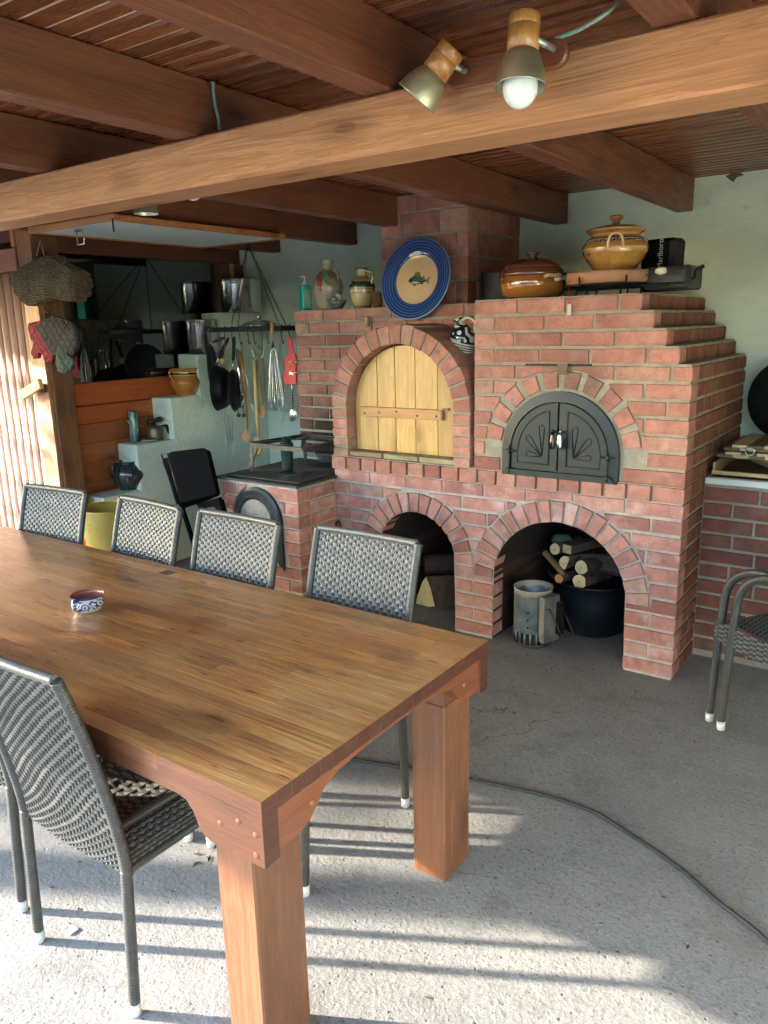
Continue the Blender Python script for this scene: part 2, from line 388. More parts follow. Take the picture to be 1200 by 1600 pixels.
m_boxd = wood('dark_cut_wood', (.20, .11, .045), 'X', .55, 0, False, .2)
m_spoon = wood('spoon_wood', (.42, .23, .10), 'Z', .55, 0, False, .2)
m_spoonl = wood('spoon_pale', (.58, .40, .18), 'Z', .55, 0, False, .15)
m_lampw = wood('lamp_wood', (.48, .22, .06), 'Z', .3, .5, False, .12)
m_bark = plain('bark', (.09, .055, .04), .9, bumpy=1, var=.4, nsc=30)
x = M('cut_log_end'); v = x.co('Object', (1, 1, 1)); ln = x.n.new('ShaderNodeVectorMath'); ln.operation = 'LENGTH'; x.link(v, ln.inputs[0])
rg_ = x.math('SINE', x.math('MULTIPLY', x.math('ADD', ln.outputs['Value'], x.mapr(x.noise(v, 30, 3), 0, 1, 0, .006)), 1500)); nz_ = x.noise(v, 45, 4)
cc_ = x.mix(x.mapr(rg_, 0, 1, 0, .45), (.62, .48, .27, 1), (.38, .24, .10, 1)); cc_ = x.mix(x.mapr(nz_, .55, .7, 0, .6), cc_, (.25, .16, .08, 1)); cc_ = x.mix(x.mapr(ln.outputs['Value'], .006, .002), cc_, (.15, .08, .04, 1))
m_cutend = x.set(cc_, .8, x.bump(nz_, .4, .003))
# metals, plastics
m_iron = plain('cast_iron', (.018, .024, .024), .42, .3, bumpy=.25, var=.2, nsc=40)
m_ironb = plain('cast_iron_blue', (.05, .06, .065), .38, .5, bumpy=.2, var=.25, nsc=40)
m_black = plain('black_plastic', (.0045, .0052, .007), .5, 0, bumpy=.1, var=.2, spec=.3)
m_blackenam = plain('black_enamel', (.006, .012, .010), .15, 0, bumpy=.05, var=.3, nsc=30)
m_steel = plain('polished_steel', (.66, .67, .64), .16, 1, var=.05)
m_steelr = plain('brushed_steel', (.5, .5, .47), .35, 1, var=.12)
m_zinc = plain('galvanised', (.40, .43, .46), .45, .8, bumpy=.15, var=.25, nsc=14)
m_brass = plain('aged_nickel', (.40, .40, .31), .34, .75, var=.25)
m_chrome = plain('chrome', (.75, .75, .75), .08, 1, var=.03)
m_white = plain('white_plastic', (.72, .73, .70), .4)
m_capw = plain('leg_cap_grey', (.55, .56, .54), .4, .2)
m_bulb = plain('opal_bulb', (.72, .82, .86), .25, coat=.5, var=.02)
m_cable = plain('cable_green_grey', (.22, .33, .30), .5)
m_cord = plain('dark_cord', (.03, .038, .036), .6)
m_teal = plain('teal_plastic', (.0, .42, .33), .35, var=.04)
m_red = plain('red_plastic', (.55, .008, .02), .4, var=.08)
m_bin = plain('bin_navy', (.005, .009, .014), .45, bumpy=.15, var=.25)
m_yel = None
_x = M('white_board'); m_panel = _x.set((.62, .70, .72, 1), .35)
m_gold = plain('gilt_strip', (.36, .25, .08), .5)
m_wpaint = plain('white_counter', (.62, .66, .62), .35, coat=.2)
# rattan
def rattan(name, c, c2, hl=.5, shift=0):
    x = M(name); v = x.co('Object', (1, 1, 1)); n = x.noise(v, 30, 4); n2 = x.noise(x.co('Object', (60, 60, 200)), 4, 2)
    cc = x.mix(x.mapr(n, .3, .7), c, c2); cc = x.mix(x.mapr(n2, .5, .7, 0, .35), cc, tuple(q*.5 for q in c[:3])+(1,))
    return x.set(cc, .33, x.bump(n2, .15, .002), coat=.1, crough=.4, spec=.5)
m_rat = rattan('rattan_band', (.098, .097, .088, 1), (.138, .136, .124, 1))
m_ratd = rattan('rattan_tube', (.038, .038, .035, 1), (.06, .06, .055, 1))
m_ratshade = plain('rattan_gap_shade', (.025, .028, .028), .7)  # dark sheet behind the bands, stands in for shade in the weave gaps
m_case = plain('case_plastic', (.004, .0045, .006), .85, spec=.06)
# ======================= SETTING =======================
b = B(); b.box(-150, 150, -150, 150, -.5, -.12)
x = M('yard'); v = x.co('World', (1, 1, 1)); n = x.noise(v, 3, 6, .7); n2 = x.noise(v, 40, 4, .7)
m_lawn = x.set(x.mix(x.mapr(n, .3, .7), (.19, .21, .14, 1), (.33, .335, .29, 1)), .95, x.bump(n2, 1, .03))
tag(b.build('ground', m_lawn), kind='structure')
b = B(); b.box(-11, 4.6, -9.0, 5.2, -.14, 0)
tag(b.build('concrete_floor', m_conc), kind='structure')
# garden hedge to the right and behind the camera (seen only in reflections and as green light)
x = M('hedge_leaf'); v = x.co('World', (1, 1, 1)); n = x.noise(v, 6, 5, .7)
m_leaf = x.set(x.mix(x.mapr(n, .35, .65), (.03, .065, .015, 1), (.09, .16, .04, 1)), .6)
def hedge(name, label, x0, x1, y0, y1, h, seed, wide=0):
    r = random.Random(seed); b = B(); n = int((x1-x0+.5)*(y1-y0+.5)*90)+2500
    b.box(x0+.25, x1-.25, y0+.25, y1-.25, -.15, h-.3)
    for i in range(n):
        p = Vector((r.uniform(x0, x1), r.uniform(y0, y1), r.uniform(-.1, h)))
        q = r.randrange(3)
        if q == 0: p.x = r.choice((x0, x1)) + r.gauss(0, .12)
        elif q == 1: p.y = r.choice((y0, y1)) + r.gauss(0, .12)
        else: p.z = h + r.gauss(0, .14)
        a, c = frame(Vector((r.gauss(0, 1), r.gauss(0, 1), r.gauss(0, 1)))); s_ = r.uniform(.05, .1)
        b.face([p-a*s_, p-c*s_*.5, p+a*s_, p+c*s_*.5])
        if wide and p.z > 2.35 and i % 2: q2 = p+Vector((0, -r.uniform(0, wide), 0)); b.face([q2-a*s_, q2-c*s_*.5, q2+a*s_, q2+c*s_*.5])
    if wide: b.box(x0+.25, x1-.25, y0-wide+.08, y0+.3, 2.38, h-.3)  # upper crown pushed out to keep sun off the table
    tag(b.build(name, m_leaf), label, 'tree' if wide else 'hedge')
hedge('garden_hedge', 'tall clipped green hedge beyond the open right side', 5.0, 6.2, -4, 9, 2.9, 1)
hedge('sun_block_tree', 'dense dark green tree added out of view at the left to block the sun', -9.4, -8.2, -1.95, .35, 5.2, 3, .36)  # unseen tree, added to shade the floor and table
hedge('garden_hedge', 'long green hedge across the lawn behind the camera', -7, 6, -11, -9.8, 2.6, 2)

YF, XR, XL, YB, YM = 3.42, -.84, -4.354, 4.52, 3.78     # oven front, oven right side, stepped wall face, back wall, middle plane
XW = -4.57
# back wall
b = B(); b.box(-4.75, 1.3, YB, YB+.25, -.1, 2.42)
tag(b.build('back_wall', m_plaster), kind='structure')
b = B(); b.box(1.3, 1.5, .2, YB+.25, -.1, 2.42)
tag(b.build('right_wall', m_plaster), kind='structure')
# chipped plaster patch is part of the wall near the ceiling
b = B(); p0 = aY(1150, 273, YB-.002); b.face([p0+Vector(q) for q in ((-.05, 0, .0), (-.03, 0, -.02), (-.01, 0, -.035), (.005, 0, -.012), (.04, 0, -.006), (.02, 0, .008), (-.02, 0, .01))])
o = b.build('plaster_chip', plain('chip', (.12, .1, .07), .9)); o.parent = bpy.data.objects['back_wall']

# stepped white masonry buttress along the left wall
t = thing('stepped_wall', 'white plastered stepped buttress climbing beside the wooden wall', 'wall', (XL, 3.6, 0))
steps = [(2.95, .575), (3.24, .885), (3.56, 1.172), (3.83, 1.462), (4.085, 1.752)]
b = B()
prof = [(2.95, 0)]
for i, (y, z) in enumerate(steps):
    prof.append((y, z)); prof.append((steps[i+1][0] if i < len(steps)-1 else YB-.003, z))
prof.append((YB-.003, 0))
b.prism([(XL, y, z) for y, z in prof], (-(XL-XW)+.004, 0, 0))
b.build('plaster_steps', m_plaster, t, True, bevel=.012, bseg=2)

# ---- left wooden wall ----
t = thing('wooden_wall', 'brown board wall with a red top rail under the window', 'wall', (XW, 3.6, 0))
zb = [0, .13, .26, .39, .52, .65, .78, .91, 1.04]
for i in range(len(zb)-1):
    b = B(); b.box(XW-.035, XW, 2.88, YB-.005, zb[i]+.0008, zb[i+1]-.0008, c=.0018); b.build('board', m_wallw, t, True)
for a, c_ in ((1.042, 1.16), (1.164, 1.31)):
    b = B(); b.box(XW-.035, XW+.012, 2.88, YB-.005, a, c_, c=.006); b.build('rail_board', m_wallr, t, True)
b = B(); b.box(XW-.06, XW-.037, 2.88, YB-.005, 0, 1.3); b.build('backing', m_postb, t, True)
# lintel and end post of the window
b = B(); b.box(XW-.06, XW+.02, 2.88, YB-.005, 2.12, 2.34, c=.004); b.build('lintel', m_raft, t, True)
b = B(); b.box(XW-.05, XW+.05, 4.28, YB-.006, 1.756, 2.118, c=.004); b.build('end_post', m_raft, t, True)
b = B(); b.box(XW+.052, XW+.064, 4.36, 4.40, 1.9, 2.118, c=.002); b.build('gilt_strip', m_gold, t, True)
# window: pane, frame, dark room behind
t = thing('kitchen_window', 'large dark fixed window pane above the red rail', 'window', (XW, 3.6, 1.31))
x = M('dark_glass'); tr = x.n.new('ShaderNodeBsdfTransparent'); tr.inputs[0].default_value = (.55, .6, .58, 1)
gl = x.n.new('ShaderNodeBsdfGlossy'); gl.inputs['Roughness'].default_value = .015; gl.inputs[0].default_value = (.9, .95, .93, 1)
fr = x.n.new('ShaderNodeFresnel'); fr.inputs[0].default_value = 2.7
ms = x.n.new('ShaderNodeMixShader'); x.link(fr.outputs[0], ms.inputs[0]); x.link(tr.outputs[0], ms.inputs[1]); x.link(gl.outputs[0], ms.inputs[2])
x.link(ms.outputs[0], x.n['Material Output'].inputs[0]); m_glass = x.mat
b = B(); b.box(XW-.022, XW-.016, 2.90, 4.28, 1.312, 2.118); b.build('pane', m_glass, t, True)
for q in ((XW-.03, XW+.008, 2.885, 2.905, 1.312, 2.118),):
    b = B(); b.box(*q, c=.002); b.build('gilt_bead', m_gold, t, True)
b = B()   # interior of the room behind
for q in ((-7.2, -7.15, 2.0, 5.2, 0, 2.5), (-7.2, XW-.07, 5.15, 5.2, 0, 2.5), (-7.2, XW-.07, 2.95, 3.0, 0, 2.5), (-7.2, XW-.07, 2.95, 5.2, 2.45, 2.5), (-7.2, XW-.07, 2.95, 5.2, .9, .95)): b.box(*q)
b.build('dark_room', plain('room_brown', (.11, .10, .085), .8), t, True)

# corner post + slatted screen at the left
t = thing('corner_post', 'rough brown corner post hung with a basket and oven mitts', 'post', (-4.5, 2.8, 0))
b = B(); b.box(-4.60, -4.444, 2.74, 2.885, 0, 2.34, c=.006); b.build('post', m_postb, t, True)
b = B()
pts = [(-4.60, 0)] + [(-4.452+random.uniform(-.006, .006), z/10*2.33) for z in range(11)] + [(-4.60, 2.33)]
b.prism([(px, 2.715, z) for px, z in pts], (0, .022, 0)); b.build('facing_board', m_posto, t, True)
t = thing('slatted_screen', 'sunlit screen of rounded vertical pine slats beside the corner post', 'screen', (-5.1, 2.75, 0))
for i in range(13):
    xc = -4.655-.086*i; b = B(); n = 8
    prof = [(xc-.0425+.085*k/n, 2.752-.017*math.sin(PI*k/n)) for k in range(n+1)]
    bb = B(); base = len(bb.v)
    for (px, py) in prof: bb.v += [Vector((px, py, 0.02)), Vector((px, py, 2.0))]
    for k in range(n): bb.f.append((2*k, 2*k+2, 2*k+3, 2*k+1)); bb.m.append(0); bb.sm.append(True)
    bb.f.append(tuple(2*k+1 for k in range(n+1))); bb.m.append(0); bb.sm.append(False)
    bb.f.append((0, 1, 2*n+1, 2*n)); bb.m.append(0); bb.sm.append(False)
    bb.build('slat', m_slat, t, True)
b = B(); b.box(-5.78, -4.606, 2.756, 2.79, 0, 2.0); b.build('backing_board', m_slat, t, True)
b = B(); b.box(-5.78, -4.606, 2.70, 2.75, 2.004, 2.135, c=.004); b.build('top_rail', m_pinkrail, t, True)
b = B(); b.box(-5.78, -4.606, 2.76, 2.82, 2.18, 2.34, c=.004); b.build('upper_rail', m_raft, t, True)
b = B(); b.box(-4.64, -4.606, 2.70, 2.75, 2.14, 2.34, c=.004); b.build('block', m_posto, t, True)
# turn button latch
c0 = aY(50, 608, 2.66); t = B()
ax = (aY(66, 598, 2.66)-aY(32, 620, 2.68)).normalized()
t.obox(c0, (ax, Vector((0, 1, 0)), ax.cross(Vector((0, 1, 0)))), (.125, .014, .03))
o = t.build('wooden_turn_button', m_spoonl, None, loc=c0, bevel=.004); tag(o, 'pale wooden turn button screwed across slats and corner post', 'latch')
b = B(); b.lathe([(0, .004), (.008, .003), (.009, 0)], c0+ax*.075+Vector((0, -.014, 0)), (0, -1, 0), 12); b.build('screw', m_steelr, o, True)
b = B(); b.box(c0.x+.02, c0.x+.07, 2.676, 2.714, c0.z-.02, c0.z+.03); b.build('spacer', m_postb, o, True)

# ---- roof: boards, rafters, beam ----
ZC = 2.35
t = thing('board_ceiling', 'dark varnished tongue and groove board ceiling over the rafters', 'ceiling', (-1.5, 1.5, ZC))
pitch = .0705; nb = 0
me_board = None
y = -1.0
while y < YB-.01:
    if y < 2.6 or True:
        if me_board is None:
            b = B()   # one board with rounded, dropped edges
            x0, x1 = -6.28, 1.29
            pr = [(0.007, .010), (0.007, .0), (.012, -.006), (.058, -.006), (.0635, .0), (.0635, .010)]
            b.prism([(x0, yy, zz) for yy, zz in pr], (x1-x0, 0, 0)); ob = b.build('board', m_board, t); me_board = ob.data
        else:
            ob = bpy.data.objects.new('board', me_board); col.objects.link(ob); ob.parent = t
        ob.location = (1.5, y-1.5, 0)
    y += pitch
b = B(); b.box(-6.28, 1.29, -1.02, YB+.1, ZC+.0015, ZC+.04); b.build('roof_deck', plain('groove_highlight', (.62, .45, .36), .3), t, True)  # pale deck colour stands in for light caught in the board grooves
b = B(); b.box(-6.34, -6.29, -2.0, 2.9, 1.925, 2.45, c=.004); b.build('fascia', m_raft, t, True)
tag((lambda b: (b.box(-6.35, -6.21, -1.25, -1.11, 0, 1.924, c=.004), b.build('roof_post', m_postb))[1])(B()), 'square brown post holding the roof edge at the left, outside the picture', 'post')
raf = [(.28, ''), (-.455, ''), (-1.165, ''), (-1.865, ''), (-2.62, ''), (-3.40, ''), (-4.12, '')]
rl = ['brown rafter over the right armchair', 'brown rafter crossing the beam at the top right corner', 'brown rafter ending at the white wall right of the big lidded pot',
      'brown rafter ending at the white wall between chimney and lidded casserole', 'brown rafter running into the brick chimney', 'brown rafter ending at the white wall left of the chimney', 'lowest looking brown rafter at the far left above the hatch']
for (xr, _), L in zip(raf, rl):
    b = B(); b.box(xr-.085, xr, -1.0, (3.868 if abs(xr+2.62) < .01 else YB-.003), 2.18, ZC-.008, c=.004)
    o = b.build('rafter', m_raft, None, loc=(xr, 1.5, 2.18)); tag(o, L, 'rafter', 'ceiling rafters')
b = B(); b.box(-5.2, 1.29, 1.70, 1.852, 2.042, 2.178, c=.006)
o = b.build('main_beam', m_beam, None, loc=(-1.5, 1.78, 2.04)); tag(o, 'long pale orange beam crossing the whole room under the rafters', 'beam')
# hatch hung flat under the ceiling
t = thing('window_hatch', 'white hatch with orange frame folded up under the left rafters', 'hatch', (-3.66, 3.06, 2.15))
X0, X1, Y0, Y1 = -4.03, -3.305, 2.45, 3.67
b = B(); b.box(X0+.03, X1-.03, Y0+.03, Y1-.03, 2.153, 2.165); b.build('panel', m_panel, t, True)
for q in ((X0, X1, Y0, Y0+.03, 2.148, 2.178), (X0, X1, Y1-.03, Y1, 2.148, 2.178), (X0, X0+.03, Y0+.031, Y1-.031, 2.148, 2.178), (X1-.03, X1, Y0+.031, Y1-.031, 2.148, 2.178)):
    b = B(); b.box(*q, c=.003); b.build('frame_rail', wood('hatch_frame', (.45, .19, .07), 'X', .5, .1) if 'hatch_frame' not in bpy.data.materials else bpy.data.materials['hatch_frame'], t, True)
c0 = aZ(124, 358, 2.148); b = B(); b.box(c0.x-.03, c0.x+.03, c0.y-.012, c0.y+.012, 2.138, 2.148)
s_ = .035
b.tube([c0+Vector(q) for q in ((-.028, 0, -.008), (-.03, 0, -.075), (.03, 0, -.075), (.028, 0, -.008))], .004, 8)
b.build('catch', m_steel, t, True)
# eye hook at the near edge
b = B(); c1 = aY(176, 345, 2.44)
b.tube([c1+Vector((0, 0, .01)), c1+Vector((0, 0, -.03)), c1+Vector((.003, 0, -.05))], .004, 8); b.build('hook', m_black, t, True)

# ======================= BRICKWORK =======================
def brick_poly(u0, u1, z0, z1, ex):
    """rect minus exclusions; returns list of polygons in (u,z)"""
    du = .006; n = max(2, int(round((u1-u0)/du))); out = []; run = []
    hit = False
    for i in range(n+1):
        u = u0+(u1-u0)*i/n; a, c = z0, z1
        for fn in ex:
            for (p, q) in fn(u):
                if q <= a or p >= c: continue
                hit = True
                if p-a >= c-q: c = min(c, p)
                else: a = max(a, q)
        if c-a > .012: run.append((u, a, c))
        else:
            if len(run) > 2: out.append(run)
            run = []
    if len(run) > 2: out.append(run)
    if not hit: return [[(u0, z0), (u1, z0), (u1, z1), (u0, z1)]]
    res = []
    for r in out:
        if r[-1][0]-r[0][0] < .02: continue
        lo = [(u, a) for u, a, c in r]; up = [(u, c) for u, a, c in r][::-1]
        def simp(L):
            o = [L[0]]
            for k in range(1, len(L)-1):
                (ax_, az_), (bx_, bz_), (cx_, cz_) = o[-1], L[k], L[k+1]
                if abs((bx_-ax_)*(cz_-az_)-(bz_-az_)*(cx_-ax_)) > 2.5e-5 or abs(bz_-az_) > .03 or abs(cz_-bz_) > .03: o.append(L[k])
            o.append(L[-1]); return o
        pl = simp(lo)+simp(up); q = [pl[0]]
        for p in pl[1:]:
            if (p[0]-q[-1][0])**2+(p[1]-q[-1][1])**2 > 9e-6: q.append(p)
        if len(q) > 2: res.append(q)
    return res
def arch_ex(c, r, spring, zlow=-1, ztop=None):
    def f(u):
        d = abs(u-c)
        return [(zlow, spring+math.sqrt(r*r-d*d))] if d < r else []
    return f
def lay(parent, org, U, N, rows, ex=(), mat=None, depth=.1, name='brick', skip=None, rng=None, jit=.002):
    """rows: list of (z0,z1,[u edges])"""
    org = Vector(org); U = Vector(U); N = Vector(N); cnt = 0; rng = rng or random
    for (z0, z1, us) in rows:
        for (u0, u1) in us:
            for pl in brick_poly(u0, u1, z0, z1, ex):
                cu = sum(p[0] for p in pl)/len(pl); cz = sum(p[1] for p in pl)/len(pl)
                if skip and skip(cu, cz): continue
                j = rng.uniform(-jit, jit); tl = rng.uniform(-.008, .008)
                P = [org+U*(p[0]+rng.uniform(-.0013, .0013))+Vector((0, 0, p[1]+tl*(p[0]-cu)+rng.uniform(-.0018, .0018)))+N*(j+rng.uniform(-.001, .001)) for p in pl]
                b = B(); b.prism(P, -N*depth, ch=.003 if len(P) < 9 else 0); b.build(name, mat, parent, True); cnt += 1
    return cnt
def running(u0, u1, z0, z1, off, L=.245, j=.012, rng=None, minl=.05):
    rng = rng or random; us = []; u = u0-off
    while u < u1-.004:
        l = L+rng.uniform(-.012, .012)
        a, c = max(u, u0), min(u+l, u1)
        if u1-c < .06: c = u1
        if us == [] and c-a < .06: a = u0; c = min(c+L*.5, u1); l = c-u
        if c == u1: l = 9
        if c-a > .01: us.append((a+(j/2 if a > u0+1e-6 else 0), c-(j/2 if c < u1-1e-6 else 0)))
        u += l
    return (z0, z1, us)
def voussoirs(parent, c, spring, r0, r1, Y, depth, n, mat, a0=0, a1=PI, name='arch_brick', gap=.013, rng=random, taper=False):
    for i in range(n):
        t0 = a0+(a1-a0)*i/n; t1 = a0+(a1-a0)*(i+1)/n; tm = (t0+t1)/2
        ri = r0+rng.uniform(0, .003); ro = r1+rng.uniform(-.006, .003)
        hw0 = r0*(t1-t0)/2-gap/2; hw1 = (hw0+.008 if taper else r1*(t1-t0)/2-gap/2)
        hw1 = min(hw1, hw0+.012)
        rd = Vector((math.cos(tm), 0, math.sin(tm))); tg = Vector((-math.sin(tm), 0, math.cos(tm))); C = Vector((c, Y+rng.uniform(-.002, .002), spring))
        P = [C+rd*ri-tg*hw0, C+rd*ro-tg*hw1, C+rd*ro+tg*hw1, C+rd*ri+tg*hw0]
        b = B(); b.prism(P, (0, depth, 0), ch=.003); b.build(name, mat, parent, True)

PT = .0755; LIP0, LIP1 = .832, .906
def rowz(k): return LIP1+.007+PT*k, LIP1+.007+PT*k+.0605      # above the lip
def rowl(k): return PT*k+.013, PT*k+.074                        # below the lip
ovn = thing('brick_oven', 'big red brick oven with two doors above two open arches', 'oven', (-2.0, YF, 0))
A1 = dict(c=-2.24, r=.25, s=.385, R=.36); A2 = dict(c=-1.418, r=.346, s=.335, R=.455)
A3 = dict(c=-2.344, r=.344, s=1.185, R=.447); A4 = dict(c=-1.421, r=.292, s=1.02, R=.385)
# --- mortar core ---
b = B(); ym = YF+.007
def sheet(b, xa, xb, za, zb, ex, Y, du=.01):
    n = int((xb-xa)/du)
    for i in range(n):
        ua, ub = xa+(xb-xa)*i/n, xa+(xb-xa)*(i+1)/n
        def lo(u):
            a = za
            for fn in ex:
                for p, q in fn(u): a = max(a, q)
            return a
        la, lb = lo(ua+1e-6), lo(ub-1e-6)
        if la < zb or lb < zb: b.face([(ua, Y, min(la, zb)), (ub, Y, min(lb, zb)), (ub, Y, zb), (ua, Y, zb)])
sheet(b, -2.79, XR-.007, 0, LIP1-.01, [arch_ex(A1['c'], A1['r'], A1['s']), arch_ex(A2['c'], A2['r'], A2['s'])], ym)
b.face([(XR-.007, ym, 0), (XR-.007, YB, 0), (XR-.007, YB, LIP1-.01), (XR-.007, ym, LIP1-.01)])
b.build('mortar_core', m_mortar_low, ovn, True)
b = B()
b.box(-1.876, XR-.007, ym, YB-.004, LIP1-.01, 1.437)
for k in range(4): b.box(-1.876, XR-.007-.057*(k+1), ym, YB-.005, 1.437+PT*k+.0001, 1.437+PT*(k+1)-(.004 if k == 3 else 0))
b.box(-3.352, -1.88, YM+.008, YB-.004, LIP1-.1, 1.732)
b.box(-2.79, -1.9, YM-.35, YM+.006, LIP1-.09, LIP1-.004)   # ledge under the wooden door
b.build('mortar_bed', m_mortar, ovn, True)
# wood-door vault (barrel standing proud of the middle plane)
b = B(); n = 40; c_ = A3
def vault(b, c, r, s, zl, Ya, Yb, sm=True):
    pts = [(c+r, zl)]+[(c+r*math.cos(PI*i/n), s+r*math.sin(PI*i/n)) for i in range(n+1)]+[(c-r, zl)]
    for i in range(len(pts)-1):
        p, q = pts[i], pts[i+1]; b.face([(p[0], Ya, p[1]), (q[0], Ya, q[1]), (q[0], Yb, q[1]), (p[0], Yb, p[1])], sm=False)
vault(b, c_['c'], c_['R']-.006, c_['s'], LIP1, ym, YM+.01); vault(b, c_['c'], c_['r']+.006, c_['s'], LIP1, ym, YM+.01)
for i in range(n):
    t0, t1 = PI*i/n, PI*(i+1)/n; ro, ri = c_['R']-.006, c_['r']+.006
    b.face([(c_['c']+ri*math.cos(t0), ym, c_['s']+ri*math.sin(t0)), (c_['c']+ro*math.cos(t0), ym, c_['s']+ro*math.sin(t0)), (c_['c']+ro*math.cos(t1), ym, c_['s']+ro*math.sin(t1)), (c_['c']+ri*math.cos(t1), ym, c_['s']+ri*math.sin(t1))])
for sg in (1, -1):
    xa, xb = sorted((c_['c']+sg*(c_['r']+.006), c_['c']+sg*(c_['R']-.006))); b.face([(xa, ym, LIP1), (xb, ym, LIP1), (xb, ym, c_['s']), (xa, ym, c_['s'])])
b.build('door_vault', m_mortar, ovn, True)
# lower tunnels
b = B()
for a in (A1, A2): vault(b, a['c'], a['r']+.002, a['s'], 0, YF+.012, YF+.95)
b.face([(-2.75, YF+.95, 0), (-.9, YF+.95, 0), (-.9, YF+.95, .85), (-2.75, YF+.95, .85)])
b.build('tunnel_lining', m_mortar_dark, ovn, True)
rg = random.Random(5)
# tunnel brick jambs seen in the openings (left jambs and back wall)
for a, L in ((A1, 3), (A2, 4)):
    xj = a['c']-a['r']
    lay(ovn, (xj, YF, 0), (0, 1, 0), (1, 0, 0), [running(.125, .94, *rowl(k), off=(.12 if k % 2 else 0), rng=rg) for k in range(5)], mat=m_brick_dark, depth=.02, rng=rg)
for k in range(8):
    lay(ovn, (0, YF+.944, 0), (1, 0, 0), (0, -1, 0), [running(-1.76, -1.08, *rowl(k), off=(.12 if k % 2 else 0), rng=rg)], mat=m_brick_dark, depth=.02, rng=rg)
# --- lower front ---
exl = [arch_ex(A1['c'], A1['R']+.008, A1['s'], A1['s']), arch_ex(A2['c'], A2['R']+.008, A2['s'], A2['s']), arch_ex(A1['c'], A1['r'], A1['s']), arch_ex(A2['c'], A2['r'], A2['s'])]
rows = [running(-2.79, XR, *rowl(k), off=(.13 if k % 2 else .0), rng=rg) for k in range(5, 11)]
lay(ovn, (0, YF, 0), (1, 0, 0), (0, -1, 0), rows, exl, m_brick_low, rng=rg)
for k in range(5):
    z0, z1 = rowl(k)
    h = .115 if k % 2 else .245
    segs = [(-2.79, -2.5), (-1.99, -1.99+.225) if not k % 2 else (-1.99, -1.885), (-1.873, -1.765) if k % 2 else None, (-1.071, XR) if not k % 2 else (-1.071, -.963), (-.951, XR) if k % 2 else None]
    z1c = min(z1, A2['s']+.04)
    lay(ovn, (0, YF, 0), (1, 0, 0), (0, -1, 0), [(z0, z1, [s_ for s_ in segs if s_])], exl[:2], m_brick_low, depth=.115, rng=rg)
voussoirs(ovn, A1['c'], A1['s'], A1['r'], A1['R'], YF-.006, .12, 15, m_brick_low, rng=rg)
voussoirs(ovn, A2['c'], A2['s'], A2['r'], A2['R'], YF-.006, .12, 19, m_brick_low, rng=rg)
# --- projecting lip course ---
u = -2.80; us = []
while u < XR-.09: l = .108+rg.uniform(-.006, .006); us.append((u, u+l-.012)); u += l
us[-1] = (us[-1][0], XR+.002)
lay(ovn, (0, YF-.012, 0), (1, 0, 0), (0, -1, 0), [(LIP0+.004, LIP1, us)], mat=m_brick, depth=.12, rng=rg)
b = B(); b.box(-2.80, XR-.004, YF-.006, YF+.3, LIP1+.0005, LIP1+.006); b.build('mortar_ledge', m_mortar, ovn, True)
# --- right block front ---
exr = [arch_ex(A4['c'], A4['R']+.006, A4['s'], .9), arch_ex(A4['c'], A4['r']+.012, A4['s'], .9)]
for k in range(11):
    z0, z1 = rowz(k); xr = XR if k < 7 else XR-.057*(k-6)
    lay(ovn, (0, YF, 0), (1, 0, 0), (0, -1, 0), [running(-1.876, xr, z0, z1, off=(.13 if k % 2 else .02 if k > 2 else .0), rng=rg)], [arch_ex(A4['c'], A4['R']+.006 , A4['s'], A4['s']-.02), arch_ex(A4['c'], A4['r']+.012, A4['s'], .9)], m_brick, depth=.1, rng=rg)
voussoirs(ovn, A4['c'], A4['s'], A4['r']+.012, A4['R'], YF-.002, .1, 10, m_brick, a0=.09, a1=PI-.09, gap=.026, rng=rg, taper=True)
# --- arched surround of the wooden door ---
voussoirs(ovn, A3['c'], A3['s'], A3['r'], A3['R'], YF, .34, 17, m_brick, rng=rg)
for k in range(5):
    z0 = LIP1+.012+.0545*k*1.0; z0 = LIP1+.004+.0553*k; z1 = z0+.0455
    for xa, xb in ((A3['c']-A3['R'], A3['c']-A3['r']), (A3['c']+A3['r'], A3['c']+A3['R']-.004)):
        lay(ovn, (0, YF, 0), (1, 0, 0), (0, -1, 0), [(z0, z1, [(xa, xb)])], mat=m_brick, depth=.34, rng=rg)
# --- middle plane (left of the vault and in the jug recess) ---
for k in range(-1, 11):
    z0, z1 = rowz(k)
    lay(ovn, (0, YM, 0), (1, 0, 0), (0, -1, 0), [running(-3.36, -1.88, z0, z1, off=(.13 if k % 2 else 0), rng=rg)], mat=m_brick, depth=.1, rng=rg,
        skip=lambda u, z: abs(u-A3['c']) < .38 and z < A3['s']+.33)
# --- right side face ---
for k in range(22):
    z0, z1 = rowl(k) if k < 11 else rowz(k-11)
    xs = XR if k < 18 else XR-.057*(k-17)
    y1 = (YM-.004-YF) if z1 < .86 else YB-YF-.006
    if k >= 18: rw = running(.112, y1, z0, z1, off=.0 if k % 2 else .06, L=.125, rng=rg)
    else: rw = running(.112, y1, z0, z1, off=(.0 if k % 2 else .12), L=.245 if (k % 3) else .13, rng=rg)
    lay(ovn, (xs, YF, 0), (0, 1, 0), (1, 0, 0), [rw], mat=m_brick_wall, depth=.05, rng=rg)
z0, z1 = LIP0+.004, LIP1
lay(ovn, (XR, YF, 0), (0, 1, 0), (1, 0, 0), [running(.112, YM-YF, z0, z1, off=0, L=.125, rng=rg)], mat=m_brick_wall, depth=.05, rng=rg)
